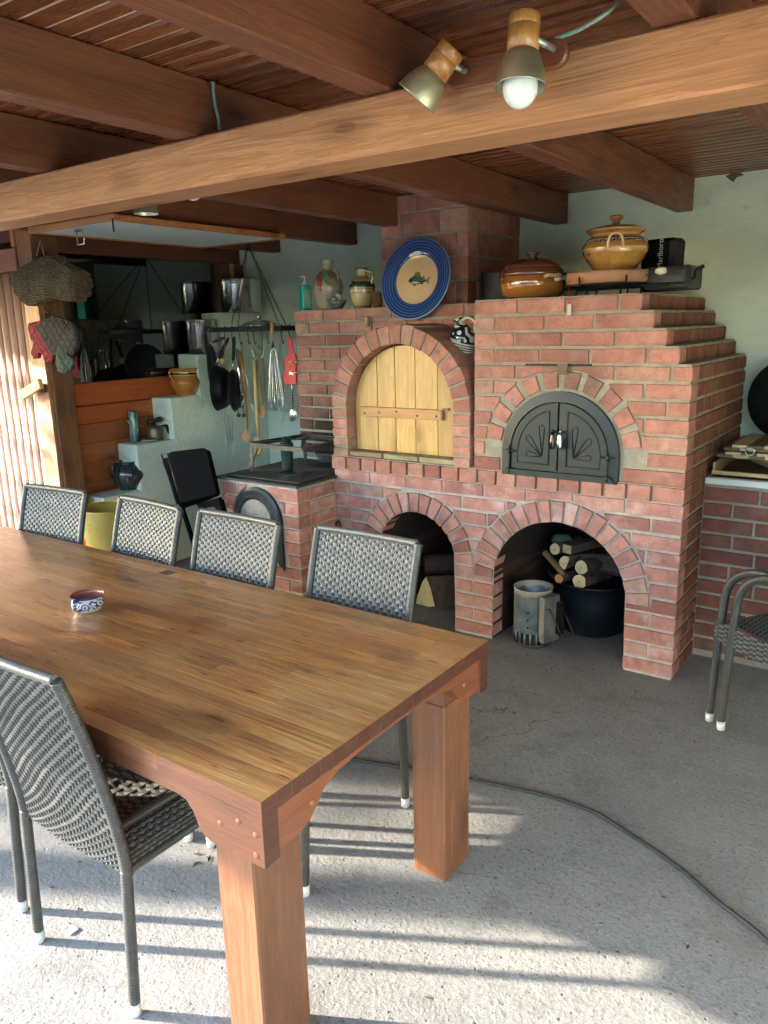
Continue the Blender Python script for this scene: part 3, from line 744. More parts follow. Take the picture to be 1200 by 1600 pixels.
# sill bricks under the wooden door
u = A3['c']-A3['r']+.003; us = []
while u < A3['c']+A3['r']-.05: us.append((u, min(u+.225, A3['c']+A3['r']-.003))); u += .235
m_sill = brickmat('sill_pale', (.36, .27, .16), .3)
lay(ovn, (0, YF+.012, 0), (1, 0, 0), (0, -1, 0), [(LIP1+.0065, LIP1+.034, us)], mat=m_sill, depth=.12, rng=rg)

# --- wooden oven door ---
t = thing('wooden_oven_door', 'arched pale pine plank door closing the upper left oven mouth', 'oven door', (A3['c'], YF+.075, LIP1+.035))
zb_ = LIP1+.037; W = A3['r']-.006; xs = [A3['c']-W, -2.525, -2.405, -2.275, -2.135, A3['c']+W]
dz = lambda u: A3['s']+math.sqrt(max(0, W*W-(u-A3['c'])**2))
for i in range(5):
    a, c_ = xs[i]+.0015, xs[i+1]-.0015; n = 12
    pl = [(a, zb_), (c_, zb_)]+[(c_+(a-c_)*k/n, dz(c_+(a-c_)*k/n)) for k in range(n+1)]
    b = B(); b.prism([(u, YF+.075, z) for u, z in pl], (0, .025, 0), ch=.0025); b.build('plank', m_pine, t, True)
p0 = aY(569, 631, YF+.06); p1 = aY(694, 653, YF+.06)
b = B(); b.box(-2.625, -2.10, YF+.052, YF+.0735, 1.135, 1.19, c=.003); bt = b.build('batten', m_batten, t, True)
for q in (-2.60, -2.50, -2.385, -2.25, -2.13):
    b = B(); b.lathe([(0, .003), (.005, .002), (.006, 0)], (q, YF+.052, 1.163+random.uniform(-.012, .012)), (0, -1, 0), 8); b.build('nail', m_iron, bt, True)
b = B(); b.box(-2.098, -2.06, YF+.058, YF+.0735, 1.188, 1.200); b.box(-2.098, -2.094, YF+.056, YF+.0735, 1.135, 1.188); b.build('peg', m_side, t, True)

# --- cast iron oven door ---
t = thing('iron_oven_door', 'black cast iron arched double door with leaf relief and two handles', 'oven door', (A4['c'], YF-.01, LIP1))
c_, s_, r_ = A4['c'], A4['s'], A4['r']-.002; z0 = LIP1-.008
def archpts(c, s, r, zl, n=28, shrink=0):
    r = r-shrink; return [(c+r, zl+shrink)]+[(c+r*math.cos(PI*i/n), s+r*math.sin(PI*i/n)) for i in range(n+1)]+[(c-r, zl+shrink)]
b = B(); b.prism([(u, YF+.02, z) for u, z in archpts(c_, s_, r_+.014, z0)], (0, .02, 0)); b.build('seal', plain('fibre_seal', (.5, .5, .45), .9), t, True)
b = B()
o_, i_ = archpts(c_, s_, r_, z0), archpts(c_, s_, r_-.045, z0+.03)
for k in range(len(o_)):
    j = (k+1) % len(o_)
    P = [o_[k], o_[j], i_[j], i_[k]]
    b.face([(P[0][0], YF-.014, P[0][1]), (P[1][0], YF-.014, P[1][1]), (P[2][0], YF-.020, P[2][1]), (P[3][0], YF-.020, P[3][1])])
    b.face([(P[0][0], YF-.014, P[0][1]), (P[1][0], YF-.014, P[1][1]), (P[1][0], YF+.03, P[1][1]), (P[0][0], YF+.03, P[0][1])])
    b.face([(P[3][0], YF-.020, P[3][1]), (P[2][0], YF-.020, P[2][1]), (P[2][0], YF+.01, P[2][1]), (P[3][0], YF+.01, P[3][1])])
b.prism([(u, YF-.032, z) for u, z in ((c_-r_+.01, z0+.004), (c_+r_-.01, z0+.004), (c_+r_-.03, z0+.032), (c_-r_+.03, z0+.032))], (0, .02, 0))
b.build('door_frame', m_iron, t, True)
for sg in (-1, 1):
    rr = r_-.05; n = 16; zl = z0+.036
    pl = [(c_+sg*.003, zl)]+[(c_+sg*rr*math.cos(PI/2*i/n), s_+rr*math.sin(PI/2*i/n)) for i in range(0, n)]+[(c_+sg*.003, s_+rr)]
    pl.insert(1, (c_+sg*rr, zl))
    b = B(); b.prism([(u, YF-.018, z) for u, z in pl], (0, .02, 0), ch=.003); lf = b.build('door_leaf', m_iron, t, True)
    # raised rim line and leaf petals
    b = B(); r2 = rr-.035
    path = [Vector((c_+sg*.045, YF-.019, zl+.03)), Vector((c_+sg*.045, YF-.019, s_+math.sqrt(r2*r2-.045**2)))]
    path += [Vector((c_+sg*r2*math.cos(t_), YF-.019, s_+r2*math.sin(t_))) for t_ in [math.acos(.045/r2)-(math.acos(.045/r2))*k/12 for k in range(1, 13)]]+[Vector((c_+sg*r2, YF-.019, zl+.03)), Vector((c_+sg*.045, YF-.019, zl+.03))]
    b.tube(path, .0035, 6)
    base = Vector((c_+sg*.078, YF-.0185, 1.0))
    for ang, L in ((88, .15), (50, .125), (8, .085)):
        d = Vector((math.cos(R(ang))*sg, 0, math.sin(R(ang)))); pp = Vector((d.z, 0, -d.x))
        out = [base+d*.005]; 
        for q in range(9):
            th = PI*q/8; out.append(base+d*(L-.014+math.sin(th)*.014)+pp*math.cos(th)*.014)
        out.append(base+d*.005); b.tube(out, .0028, 6)
    b.build('leaf_relief', m_iron, lf, True)
    for zz in (s_+.0, s_-.095):
        b = B(); b.tube([(c_+sg*(r_-.075), YF-.026, zz), (c_+sg*(r_-.02), YF-.026, zz+.002)], .0045, 8); b.tube([(c_+sg*(r_-.045), YF-.03, zz-.014), (c_+sg*(r_-.045), YF-.03, zz+.014)], .007, 8); b.build('hinge', m_iron, t, True)
    b = B(); b.tube([(c_+sg*(r_-.045), YF-.028, s_-.1), (c_+sg*(r_-.045), YF-.028, s_+.03)], .003, 6); b.build('hinge_pin', m_iron, t, True)
    hx = c_+sg*.018+.004
    b = B(); b.lathe([(0, .0), (.008, .002), (.009, .02), (.0135, .045), (.0145, .07), (.012, .082), (0, .084)], (hx, YF-.05, 1.13), (0, 0, -1), 14)
    b.tube([(hx, YF-.018, 1.12), (hx, YF-.045, 1.135), (hx, YF-.05, 1.125)], .005, 8)
    b.build('handle', m_chrome if sg > 0 else plain('dark_chrome', (.05, .045, .05), .12, .9), lf, True)
# damper above
t = thing('damper', 'dark damper slot with a small metal tab above the iron door', 'damper', (-1.42, YF, rowz(6)[0]))
zz = rowz(6)[1]+.006
b = B(); b.box(-1.60, -1.28, YF-.004, YF+.02, zz-.006, zz+.003); b.build('slot', m_black, t, True)
b = B(); b.box(-1.435, -1.385, YF-.016, YF-.012, zz-.045, zz+.002); b.box(-1.43, -1.39, YF-.028, YF-.010, zz-.030, zz-.026); b.box(-1.435, -1.385, YF-.016, YF+.0, zz+.002, zz+.005); b.build('tab', plain('rusty_tab', (.16, .12, .08), .7, .3, var=.3), t, True)

# --- chimney ---
ch = thing('brick_chimney', 'square chimney of large red blocks rising through the rafters', 'chimney', (-2.455, 4.2, 1.735))
CX0, CX1, CY = -2.745, -2.168, 3.876
b = B(); b.box(CX0+.006, CX1-.006, CY+.008, YB-.004, 1.733, ZC-.009); b.build('mortar_core', m_mortar, ch, True)
m_block = brickmat('chimney_block', (.43, .185, .145), .5)
hb = .128
for k in range(5):
    z0 = 1.74+hb*k; z1 = min(z0+hb-.012, ZC-.01)
    lay(ch, (0, CY, 0), (1, 0, 0), (0, -1, 0), [running(CX0, CX1, z0, z1, off=.13 if k % 2 else .02, L=.262, rng=rg)], mat=m_block, depth=.1, rng=rg)
    lay(ch, (CX1, CY, 0), (0, 1, 0), (1, 0, 0), [running(.112, YB-CY-.006, z0, z1, off=.13 if k % 2 else .02, L=.262, rng=rg)], mat=m_block, depth=.05, rng=rg)

# --- hob block ---
HX0, HX1, HY = -3.385, -2.79, 3.09
hb_ = thing('brick_stove', 'low brick stove with iron hob plate and round topped firebox door', 'stove', (-3.09, HY, 0))
b = B(); b.box(HX0+.006, HX1-.006, HY+.007, YM+.005, 0, .775); b.build('mortar_core', m_mortar_low, hb_, True)
exd = [arch_ex(-3.105, .198, .56, .3)]
for k in range(10):
    z0, z1 = PT*k+.012, PT*k+.075
    lay(hb_, (0, HY, 0), (1, 0, 0), (0, -1, 0), [running(HX0, HX1, z0, z1, off=.13 if k % 2 else .0, rng=rg)], exd, m_brick_low, rng=rg)
    lay(hb_, (HX1, HY, 0), (0, 1, 0), (1, 0, 0), [running(.112, YF-HY-.004, z0, z1, off=.0 if k % 2 else .12, L=.235 if k % 2 else .13, rng=rg)], mat=m_brick_low, depth=.05, rng=rg)
b = B(); b.box(HX0-.02, HX1+.02, HY-.025, YM-.01, .776, .792, c=.005); b.box(HX0+.03, HX1-.005, HY+.02, YM-.03, .793, .802, c=.003)
b.build('hob_plate', m_ironb, hb_, True)
b = B()
for r0 in (.05, .09): b.lathe([(r0, .802), (r0, .8045), (r0+.004, .8045), (r0+.004, .802)], (-3.0, 3.32, 0), n=30)
b.build('hob_ring', m_ironb, hb_, True)
# firebox door
dcx, dcz = -3.105, .56
b = B()
for (ra, rb, ya, yb_) in ((.190, .172, -.012, -.022), (.172, .15, -.022, -.016), (.15, .135, -.016, -.026), (.135, .12, -.026, -.018)):
    pa = archpts(dcx, dcz, ra, .36-(ra-.12)); pb = archpts(dcx, dcz, rb, .36-(rb-.12))
    for k in range(len(pa)-1):
        b.face([(pa[k][0], HY+ya, pa[k][1]), (pa[k+1][0], HY+ya, pa[k+1][1]), (pb[k+1][0], HY+yb_, pb[k+1][1]), (pb[k][0], HY+yb_, pb[k][1])], sm=False)
pa = archpts(dcx, dcz, .19, .28)
for k in range(len(pa)-1): b.face([(pa[k][0], HY-.012, pa[k][1]), (pa[k+1][0], HY-.012, pa[k+1][1]), (pa[k+1][0], HY+.01, pa[k+1][1]), (pa[k][0], HY+.01, pa[k][1])])
b.build('firebox_frame', m_ironb, hb_, True)
b = B(); pl = archpts(dcx, dcz, .121, .36); b.prism([(u, HY-.017, z) for u, z in pl], (0, .015, 0))
fd = b.build('firebox_door', plain('iron_silver', (.25, .27, .27), .35, .6, bumpy=.3, var=.3, nsc=30), hb_, True)
b = B()
for k in range(9):
    a = R(20+k*17.5); P = [Vector((dcx+.01, HY-.019, dcz-.0))]
    for q in range(1, 6): P.append(Vector((dcx+.01+math.cos(a)*.018*q, HY-.020, dcz+math.sin(a)*.018*q-.0022*q*q)))
    b.tube(P, [.004, .005, .005, .004, .003, .0015], 6)
b.tube([(dcx+.012, HY-.019, dcz), (dcx+.004, HY-.019, dcz-.06), (dcx+.01, HY-.019, dcz-.15)], .005, 6); b.build('palm_relief', m_zinc, fd, True)
for sx in (-.128, .13):
    b = B(); b.tube([(dcx+sx, HY-.03, dcz-.09), (dcx+sx, HY-.03, dcz+.01)], .007, 8); b.tube([(dcx+sx, HY-.02, dcz-.02), (dcx+sx, HY-.045, dcz-.015)], .009, 8); b.build('latch', m_iron, hb_, True)
# iron stand on the hob
t = thing('iron_stand', 'square grey iron pan stand straddling the hob plate', 'stand', (-3.05, 3.4, .803))
def lbar(b, p, q, w=.013): b.tube([p, q], w*.75, 4, sm=False)
SA = [Vector((-3.27, 3.235, .803)), Vector((-2.83, 3.2, .803)), Vector((-2.87, 3.66, .803)), Vector((-3.22, 3.66, .803))]
for i, p in enumerate(SA):
    if i != 1:
        b = B(); b.box(p.x-.012, p.x+.012, p.y-.002, p.y+.002, p.z, p.z+.148); b.box(p.x-.012, p.x-.008, p.y+.0021, p.y+.02, p.z, p.z+.148); b.build('leg', m_ironb, t, True)
for i in range(4):
    p, q = SA[i]+Vector((0, 0, .16)), SA[(i+1) % 4]+Vector((0, 0, .16)); d = (q-p).normalized()
    b = B(); b.obox((p+q)/2, (d, Vector((0, 0, 1)), d.cross(Vector((0, 0, 1)))), ((q-p).length/2, .012, .0025)); b.obox((p+q)/2+Vector((0, 0, .0125)), (d, d.cross(Vector((0, 0, 1))), Vector((0, 0, 1))), ((q-p).length/2, .011, .002)); b.build('rail', m_ironb, t, True)
b = B(); p, q = SA[0]+Vector((0, 0, .176)), SA[2]+Vector((0, 0, .176)); d = (q-p).normalized(); b.obox((p+q)/2, (d, d.cross(Vector((0, 0, 1))), Vector((0, 0, 1))), ((q-p).length/2, .012, .002))
p, q = SA[1]+Vector((0, 0, .181)), SA[3]+Vector((0, 0, .181)); d = (q-p).normalized(); b.obox((p+q)/2, (d, d.cross(Vector((0, 0, 1))), Vector((0, 0, 1))), ((q-p).length/2, .012, .002))
b.lathe([(0, .183), (.04, .183), (.04, .187), (0, .187)], (-3.03, 3.43, .803), n=20); b.build('cross_bar', m_iron, t, True)
# dark green beaker (grinder) standing in the stand's front corner
t = thing('green_tumbler', 'slim dark green metal tumbler standing at the front of the hob', 'tumbler', aZ(450, 736, .803))
b = B(); b.lathe([(0, 0), (.030, 0), (.033, .02), (.038, .15), (.04, .155), (.04, .165), (.036, .17), (.03, .172), (.028, .2), (.02, .205), (0, .205)], t.location, n=24); b.build('body', plain('green_enamel', (.02, .045, .04), .3, .3), t, True)
# scrub brush lying on the hob back edge
t = B(); p = aZ(498, 697, .84); p.y = 3.69; p.x = -3.02
t.box(p.x-.12, p.x+.12, p.y-.03, p.y+.03, .846, .865, c=.006)
o = t.build('scrub_brush', plain('brush_back', (.04, .05, .055), .6), None, loc=p); tag(o, 'dark scrubbing brush lying at the back of the hob', 'brush')
b = B(); r = random.Random(3)
for i in range(260):
    q = Vector((p.x+r.uniform(-.11, .11), p.y+r.uniform(-.026, .026), .846)); e = q+Vector((r.uniform(-.006, .006), r.uniform(-.012, .002), -.04)); b.tube([q, e], .0012, 3, caps=False)
b.build('bristles', plain('bristle', (.12, .14, .14), .7), o, True, kind='stuff')

# --- low brick counter at the right ---
t = thing('brick_counter', 'low brick wall with a white worktop right of the oven', 'counter', (-.3, YM, 0))
b = B(); b.box(XR-.003, 1.2, YM+.007, YB-.004, 0, .868); b.build('mortar_core', m_mortar, t, True)
for k in range(11):
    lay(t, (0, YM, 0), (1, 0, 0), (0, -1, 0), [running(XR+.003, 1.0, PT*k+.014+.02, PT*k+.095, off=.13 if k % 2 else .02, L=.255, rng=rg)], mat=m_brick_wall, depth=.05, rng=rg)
b = B(); b.box(XR+.003, 1.22, YM-.02, YB-.004, .870, .900, c=.003); b.build('worktop', m_wpaint, t, True)
# ======================= TABLE =======================
TX0, TX1, TY0, TY1, TZ = -4.05, -.975, .93, 1.869, .73
tb = thing('dining_table', 'long heavy pine dining table with glued staves and thick square legs', 'table', (-2.5, 1.4, 0))
rg = random.Random(11)
rows_ = 21; wy = (TY1-TY0)/rows_
m_dk = wood('stave_dark', (.16, .065, .03), 'X', .36, .25, False, .35)
for i in range(rows_):
    ya, yb_ = TY0+wy*i+.00012, TY0+wy*(i+1)-.00012; x = TX0; 
    while x < TX1-.001:
        r_ = rg.random()
        l = rg.uniform(.05, .11) if r_ < .06 else rg.uniform(.5, 1.3)
        xb = min(x+l, TX1)
        if TX1-xb < .09: xb = TX1
        b = B(); ct = .0007
        zt = TZ+rg.uniform(-.0001, .0001)
        b.box(x+.0002, xb-.0002, ya+.00008, yb_-.00008, TZ-.038, zt, mi=0)
        for k, f in enumerate(b.f):
            P = [b.v[q] for q in f]; nn = (P[1]-P[0]).cross(P[2]-P[0]).normalized()
            if abs(nn.x) > .8: b.m[k] = 1
            elif abs(nn.y) > .8 and i in (0, rows_-1): b.m[k] = 2
        b.build('stave', [m_dk if (l < .13 and rg.random() < .6) else m_top, m_end, m_side], tb, True)
        x = xb
m_dowel = plain('dowel_brown', (.26, .10, .04), .5)
def aprof(u0, u1, zt=.69):
    """S-curved lower edge between u0 and u1"""
    P = [(0, .578), (.155, .578), (.175, .582), (.19, .60), (.205, .632), (.225, .651), (.25, .657)]
    L = u1-u0
    return [(u0+a, z) for a, z in P]+[(u1-a, z) for a, z in P[::-1]]
for (ya, yb_) in ((TY0+.002, TY0+.046), (TY1-.046, TY1-.002)):
    pr = [(u, z) for u, z in aprof(TX0+.002, TX1-.0025)]
    b = B(); pl = pr+[(TX1-.0025, .6895), (TX0+.002, .6895)]
    b.prism([(u, ya, z) for u, z in pl], (0, yb_-ya, 0), mi=0)
    for k, f in enumerate(b.f):
        P = [b.v[q] for q in f]; nn = (P[1]-P[0]).cross(P[2]-P[1])
        if nn.length > 0 and abs(nn.normalized().x) > .95 and len(f) == 4 and P[0].x > TX1-.01: b.m[k] = 1
    b.build('long_apron', [m_side, m_end], tb, True)
P = [(0, .590), (.05, .590), (.075, .594), (.10, .603), (.125, .625), (.15, .652), (.20, .668), (.32, .678)]
u0, u1 = TY0+.0465, TY1-.0465
for xa in (TX1-.048, TX0+.01):
    pl = [(u0+a, z) for a, z in P]+[(u1-a, z) for a, z in P[::-1]]+[(u1, .6895), (u0, .6895)]
    b = B(); b.prism([(xa, u, z) for u, z in pl], (.04, 0, 0)); b.build('short_apron', m_sideY, tb, True)
for xa in (TX1-.165, TX0+.05):
    for ya in (TY0+.0465, TY1-.0465-.118):
        b = B(); b.box(xa, xa+.112, ya-.03 if ya < 1.4 else ya, ya+.118+(.03 if ya > 1.4 else 0), 0, .575, c=.004); b.box(xa+.003, xa+.109, ya+.001, ya+.117, .5752, .689); b.build('leg', m_leg, tb, True)
for (x_, z_) in ((-1.045, .660), (-.998, .648), (-1.00, .600), (-1.10, .635)):
    b = B(); b.lathe([(0, .003), (.006, .003), (.0075, 0)], (x_, TY0+.002, z_), (0, -1, 0), 14); b.build('dowel', m_dowel, tb, True)
for y_ in (1.085, 1.74):
    b = B(); b.lathe([(0, .003), (.006, .003), (.0075, 0)], (TX1-.008, y_, .640), (1, 0, 0), 14); b.build('dowel', m_dowel, tb, True)

# ======================= CHAIRS =======================
def weave(b, S, nrow, nst, th=.0028, hw=.50, sub=2, mi=0):
    """flat bands running along u, passing over and under stakes; S(u,v)->point, u,v in 0..1"""
    nu = nst*2
    def nrm(u, v):
        e = .01; a = S(min(u+e, 1), v)-S(max(u-e, 0), v); c = S(u, min(v+e, 1))-S(u, max(v-e, 0)); return a.cross(c).normalized()
    for r in range(nrow):
        vc = (r+.5+.10*math.sin(r*12.9898))/nrow; dv = hw/nrow*(1+.08*math.sin(r*7.1)); base = len(b.v); ph = r % 2
        for i in range(nu+1):
            u = i/nu; n = nrm(u, vc); off = th*(1+.22*math.sin(r*5.3+i*3.7))*math.cos(PI*(i/2*1.0)+PI*ph) if i % 2 == 0 else 0
            b.v.append(S(u, vc-dv)+n*(off-.0008)); b.v.append(S(u, vc)+n*(off+.0006)); b.v.append(S(u, vc+dv)+n*(off-.0008))
        for i in range(nu):
            q = base+3*i
            for k in (0, 1): b.f.append((q+k, q+k+1, q+k+4, q+k+3)); b.m.append(mi); b.sm.append(True)
    G = [[S(i/16, j/16) for j in range(17)] for i in range(17)]
    for i in range(16):
        for j in range(16): b.face([G[i][j], G[i+1][j], G[i+1][j+1], G[i][j+1]], mi=2, sm=True)  # backing sheet added to darken the gaps between bands
    for i in range(0, nu+1, 2):
        P = [S(i/nu, k/12) for k in range(13)]; b.tube(P, .0036, 4, mi=1, caps=False)
def wrapped(b, path, r, pitch=.0085, n=10, mi=0):
    L = 0; P = [Vector(p) for p in path]; out = []; rr = []
    seg = [(P[i+1]-P[i]).length for i in range(len(P)-1)]; T = sum(seg); N = int(T/pitch)*3
    for k in range(N+1):
        d = T*k/N; i = 0
        while i < len(seg)-1 and d > seg[i]: d -= seg[i]; i += 1
        out.append(P[i].lerp(P[i+1], min(1, d/seg[i]))); rr.append(r*(1.0 if k % 3 else .90))
    b.tube(out, rr, n, mi=mi)
# side profile of the back: (y, z), rear feet at y = 0, front feet at y = .52
BP = [(.018, .385), (.010, .47), (-.012, .60), (-.038, .72), (-.066, .83), (-.095, .925)]
def bpt(v):
    k = v*(len(BP)-1); i = min(int(k), len(BP)-2); f = k-i
    p0, p1, p2, p3 = BP[max(i-1, 0)], BP[i], BP[i+1], BP[min(i+2, len(BP)-1)]
    g = lambda a: .5*((2*p1[a])+(p2[a]-p0[a])*f+(2*p0[a]-5*p1[a]+4*p2[a]-p3[a])*f*f+(3*p1[a]-p0[a]-3*p2[a]+p3[a])*f**3)
    return g(0), g(1)
def Sback(u, v):
    y, z = bpt(v); return Vector((-.212+.424*u, y-.010*math.sin(PI*u), z))
SEC = [(-.218, .405), (-.205, .432), (-.17, .455), (-.12, .462), (0, .452), (.12, .462), (.17, .455), (.205, .432), (.218, .405)]
def Sseat(u, v):
    k = v*(len(SEC)-1); i = min(int(k), len(SEC)-2); f = k-i
    x_ = SEC[i][0]*(1-f)+SEC[i+1][0]*f; z_ = SEC[i][1]*(1-f)+SEC[i+1][1]*f
    y_ = .02+.50*u
    if u > .9: t = (u-.9)/.1; z_ -= .05*t*t
    return Vector((x_, y_, z_))
def make_chair(label):
    t = thing('rattan_chair', label, 'chair')
    b = B(); weave(b, Sback, 46, 26)
    for i in range(len(b.v)): pass
    b.build('backrest', [m_rat, m_ratd, m_ratshade], t)
    b = B(); weave(b, lambda u, v: Sseat(v, u), 40, 24)
    b.build('seat', [m_rat, m_ratd, m_ratshade], t)
    for sx in (-1, 1):
        b = B(); wrapped(b, [(sx*.215, bpt(v/14)[0], bpt(v/14)[1]) for v in range(0, 15)], .0145); b.build('side_tube', m_ratd, t)
        b = B(); wrapped(b, [(sx*.208, 0, .035), (sx*.211, .008, .22), (sx*.213, .016, .40)], .0145); lg = b.build('leg', m_ratd, t)
        c = B(); c.lathe([(0, .0), (.0125, .0), (.0145, .004), (.0152, .036), (0, .036)], (sx*.208, 0, 0), n=16); c.build('foot_cap', m_capw, lg)
        b = B(); wrapped(b, [(sx*.200, .52, .035), (sx*.204, .51, .22), (sx*.207, .498, .405)], .0145); lg = b.build('leg', m_ratd, t)
        c = B(); c.lathe([(0, .0), (.0125, .0), (.0145, .004), (.0152, .036), (0, .036)], (sx*.200, .52, 0), n=16); c.build('foot_cap', m_capw, lg)
        b = B(); wrapped(b, [(sx*.214, .02, .398), (sx*.214, .25, .398), (sx*.210, .505, .398)], .013); wrapped(b, [(sx*.150, .035, .468), (sx*.150, .25, .466), (sx*.150, .47, .462)], .013); b.build('seat_rail', m_ratd, t)
    b = B(); wrapped(b, [(-.210+.42*k/10, bpt(1)[0]-.010*math.sin(PI*k/10), bpt(1)[1]) for k in range(11)], .0125); b.build('top_rail', m_rat, t)
    b = B(); wrapped(b, [(-.205, .515, .40), (0, .52, .40), (.205, .515, .40)], .013)
    wrapped(b, [(-.15, .035, .468), (0, .033, .462), (.15, .035, .468)], .013); b.build('seat_edge', m_ratd, t)
    return t
GC = 'rattan chairs round the dining table'
proto = make_chair('grey rattan chair at the near side of the table, seen from behind in full')
CH = [((-1.629, .893), 0.0, None),
      ((-2.195, .925), R(2), 'grey rattan chair cut by the left edge, beside the chair seen from behind'),
      ((-3.27, 1.875), PI+R(4), 'grey rattan chair farthest left across the table, in front of the slats'),
      ((-2.645, 1.905), PI-R(5), 'grey rattan chair across the table in front of the yellow drum and black pot'),
      ((-2.125, 1.915), PI-R(1), 'grey rattan chair across the table in front of the round topped firebox door'),
      ((-1.545, 1.955), PI, 'grey rattan chair across the table nearest the open left arch with the log')]
proto['group'] = GC
for (p, rz, L) in CH:
    o = proto if L is None else copy_tree(proto)
    o.location = (p[0], p[1], 0); o.rotation_euler = (0, 0, rz)
    if L: o['label'] = L
# --- armchair at the right edge ---
t = thing('rattan_armchair', 'dark grey rattan armchair with looped arm cut by the right edge', 'armchair', (-.60, 3.13, 0))
d1 = (aZ(1200, 1002, .43)-aZ(1121, 968, .43)); d1.z = 0; d1.normalize(); t.rotation_euler = (0, 0, math.atan2(d1.y, d1.x))
# local x = from front leg towards the back along the side, local y = across the seat
def Sside(u, v): return Vector((-.01+.52*u, -.012-.006*math.sin(PI*u), .36+.085*v))
b = B(); weave(b, Sside, 9, 16, hw=.44); b.build('side_panel', [m_rat, m_ratd, m_ratshade], t)
b = B(); weave(b, lambda u, v: Vector((.02+.48*v, .02+.46*u, .445-.01*math.sin(PI*v))), 50, 16); b.build('seat', [m_rat, m_ratd, m_ratshade], t)
for yy in (0, .48):
    for dx, dy in ((0, 0), (.072, -.012 if yy == 0 else .012)):
        arm = smooth_path([(dx-.012, yy+dy, .035), (dx+.0, yy+dy, .30), (dx+.01, yy+dy, .46), (dx+.03, yy+dy, .60), (dx+.11, yy+dy, .675), (dx+.24, yy+dy, .70), (dx+.48, yy+dy, .70)], 8)
        b = B(); wrapped(b, arm, .0165); lg = b.build('leg_and_arm', m_ratd, t)
        c = B(); c.lathe([(0, 0), (.0145, 0), (.0165, .004), (.0172, .038), (0, .038)], (dx-.012, yy+dy, 0), n=16); c.build('foot_cap', m_capw, lg)
    b = B(); wrapped(b, [(.56, yy, .035), (.52, yy, .42), (.54, yy, .7), (.60, yy, .92)], .0165); lg = b.build('leg', m_ratd, t)
b = B(); weave(b, lambda u, v: Vector((.535+.06*v, .0+.48*u, .45+.47*v)), 50, 16); b.build('backrest', [m_rat, m_ratd, m_ratshade], t)

# ======================= SMALL THINGS =======================
def single(b, name, mats, label, cat, loc, group=None, bevel=0):
    o = b.build(name, mats, None, loc=loc, bevel=bevel); tag(o, label, cat, group); return o
# ---- bowl on the table ----
c = (aZ(108, 958, TZ)+aZ(160, 956, TZ))/2; c.y += .02
t = thing('painted_bowl', 'small white and blue painted earthenware bowl on the table', 'bowl', (c.x-.012, c.y, TZ)); t.scale = (1.13, 1.13, 1.1)
x = M('bowl_blue'); v = x.co('Object', (1, 1, 1)); tc = x.n.new('ShaderNodeTexCoord'); sp = x.n.new('ShaderNodeSeparateXYZ'); x.link(tc.outputs['Object'], sp.inputs[0])
ang = x.math('ARCTAN2', sp.outputs[1], sp.outputs[0]); cb = x.n.new('ShaderNodeCombineXYZ'); x.link(x.math('MULTIPLY', ang, 1.6), cb.inputs[0]); x.link(x.math('MULTIPLY', sp.outputs[2], 45), cb.inputs[1])
vo = x.n.new('ShaderNodeTexVoronoi'); vo.inputs['Scale'].default_value = 1.1; x.link(cb.outputs[0], vo.inputs['Vector'])
sw = x.math('SINE', x.math('ADD', x.math('MULTIPLY', vo.outputs['Distance'], 22), x.math('MULTIPLY', x.noise(cb.outputs[0], 1.5, 2), 9)))
msk = x.math('MULTIPLY', x.mapr(sw, .1, .3), x.math('MULTIPLY', x.mapr(sp.outputs[2], .010, .012), x.mapr(sp.outputs[2], .042, .040)))
top_ = x.mapr(sp.outputs[2], .0435, .045)
m_bowl = x.set(x.mix(x.math('MAXIMUM', msk, top_), (.66, .68, .66, 1), (.02, .06, .28, 1)), .12, coat=.6)
b = B(); b.lathe([(0, .004), (.026, .004), (.03, 0), (.034, .001), (.038, .006), (.046, .018), (.047, .030), (.043, .042), (.046, .049), (.0475, .051)], (0, 0, 0), n=40, sx=1); b.build('outside', m_bowl, t)
b = B(); b.lathe([(.0475, .051), (.045, .050), (.0415, .042), (.044, .03), (.042, .018), (.034, .008), (0, .007)], n=40); b.build('inside', plain('terracotta_glaze', (.30, .10, .06), .25, coat=.4), t)
hd = Vector((.35, -.93, 0)); hd.normalize(); b = B(); b.tube(smooth_path([hd*.045+Vector((0, 0, .048)), hd*.060+Vector((0, 0, .046)), hd*.064+Vector((0, 0, .03)), hd*.046+Vector((0, 0, .012))], 4), .0065, 8); b.build('handle', m_bowl, t)

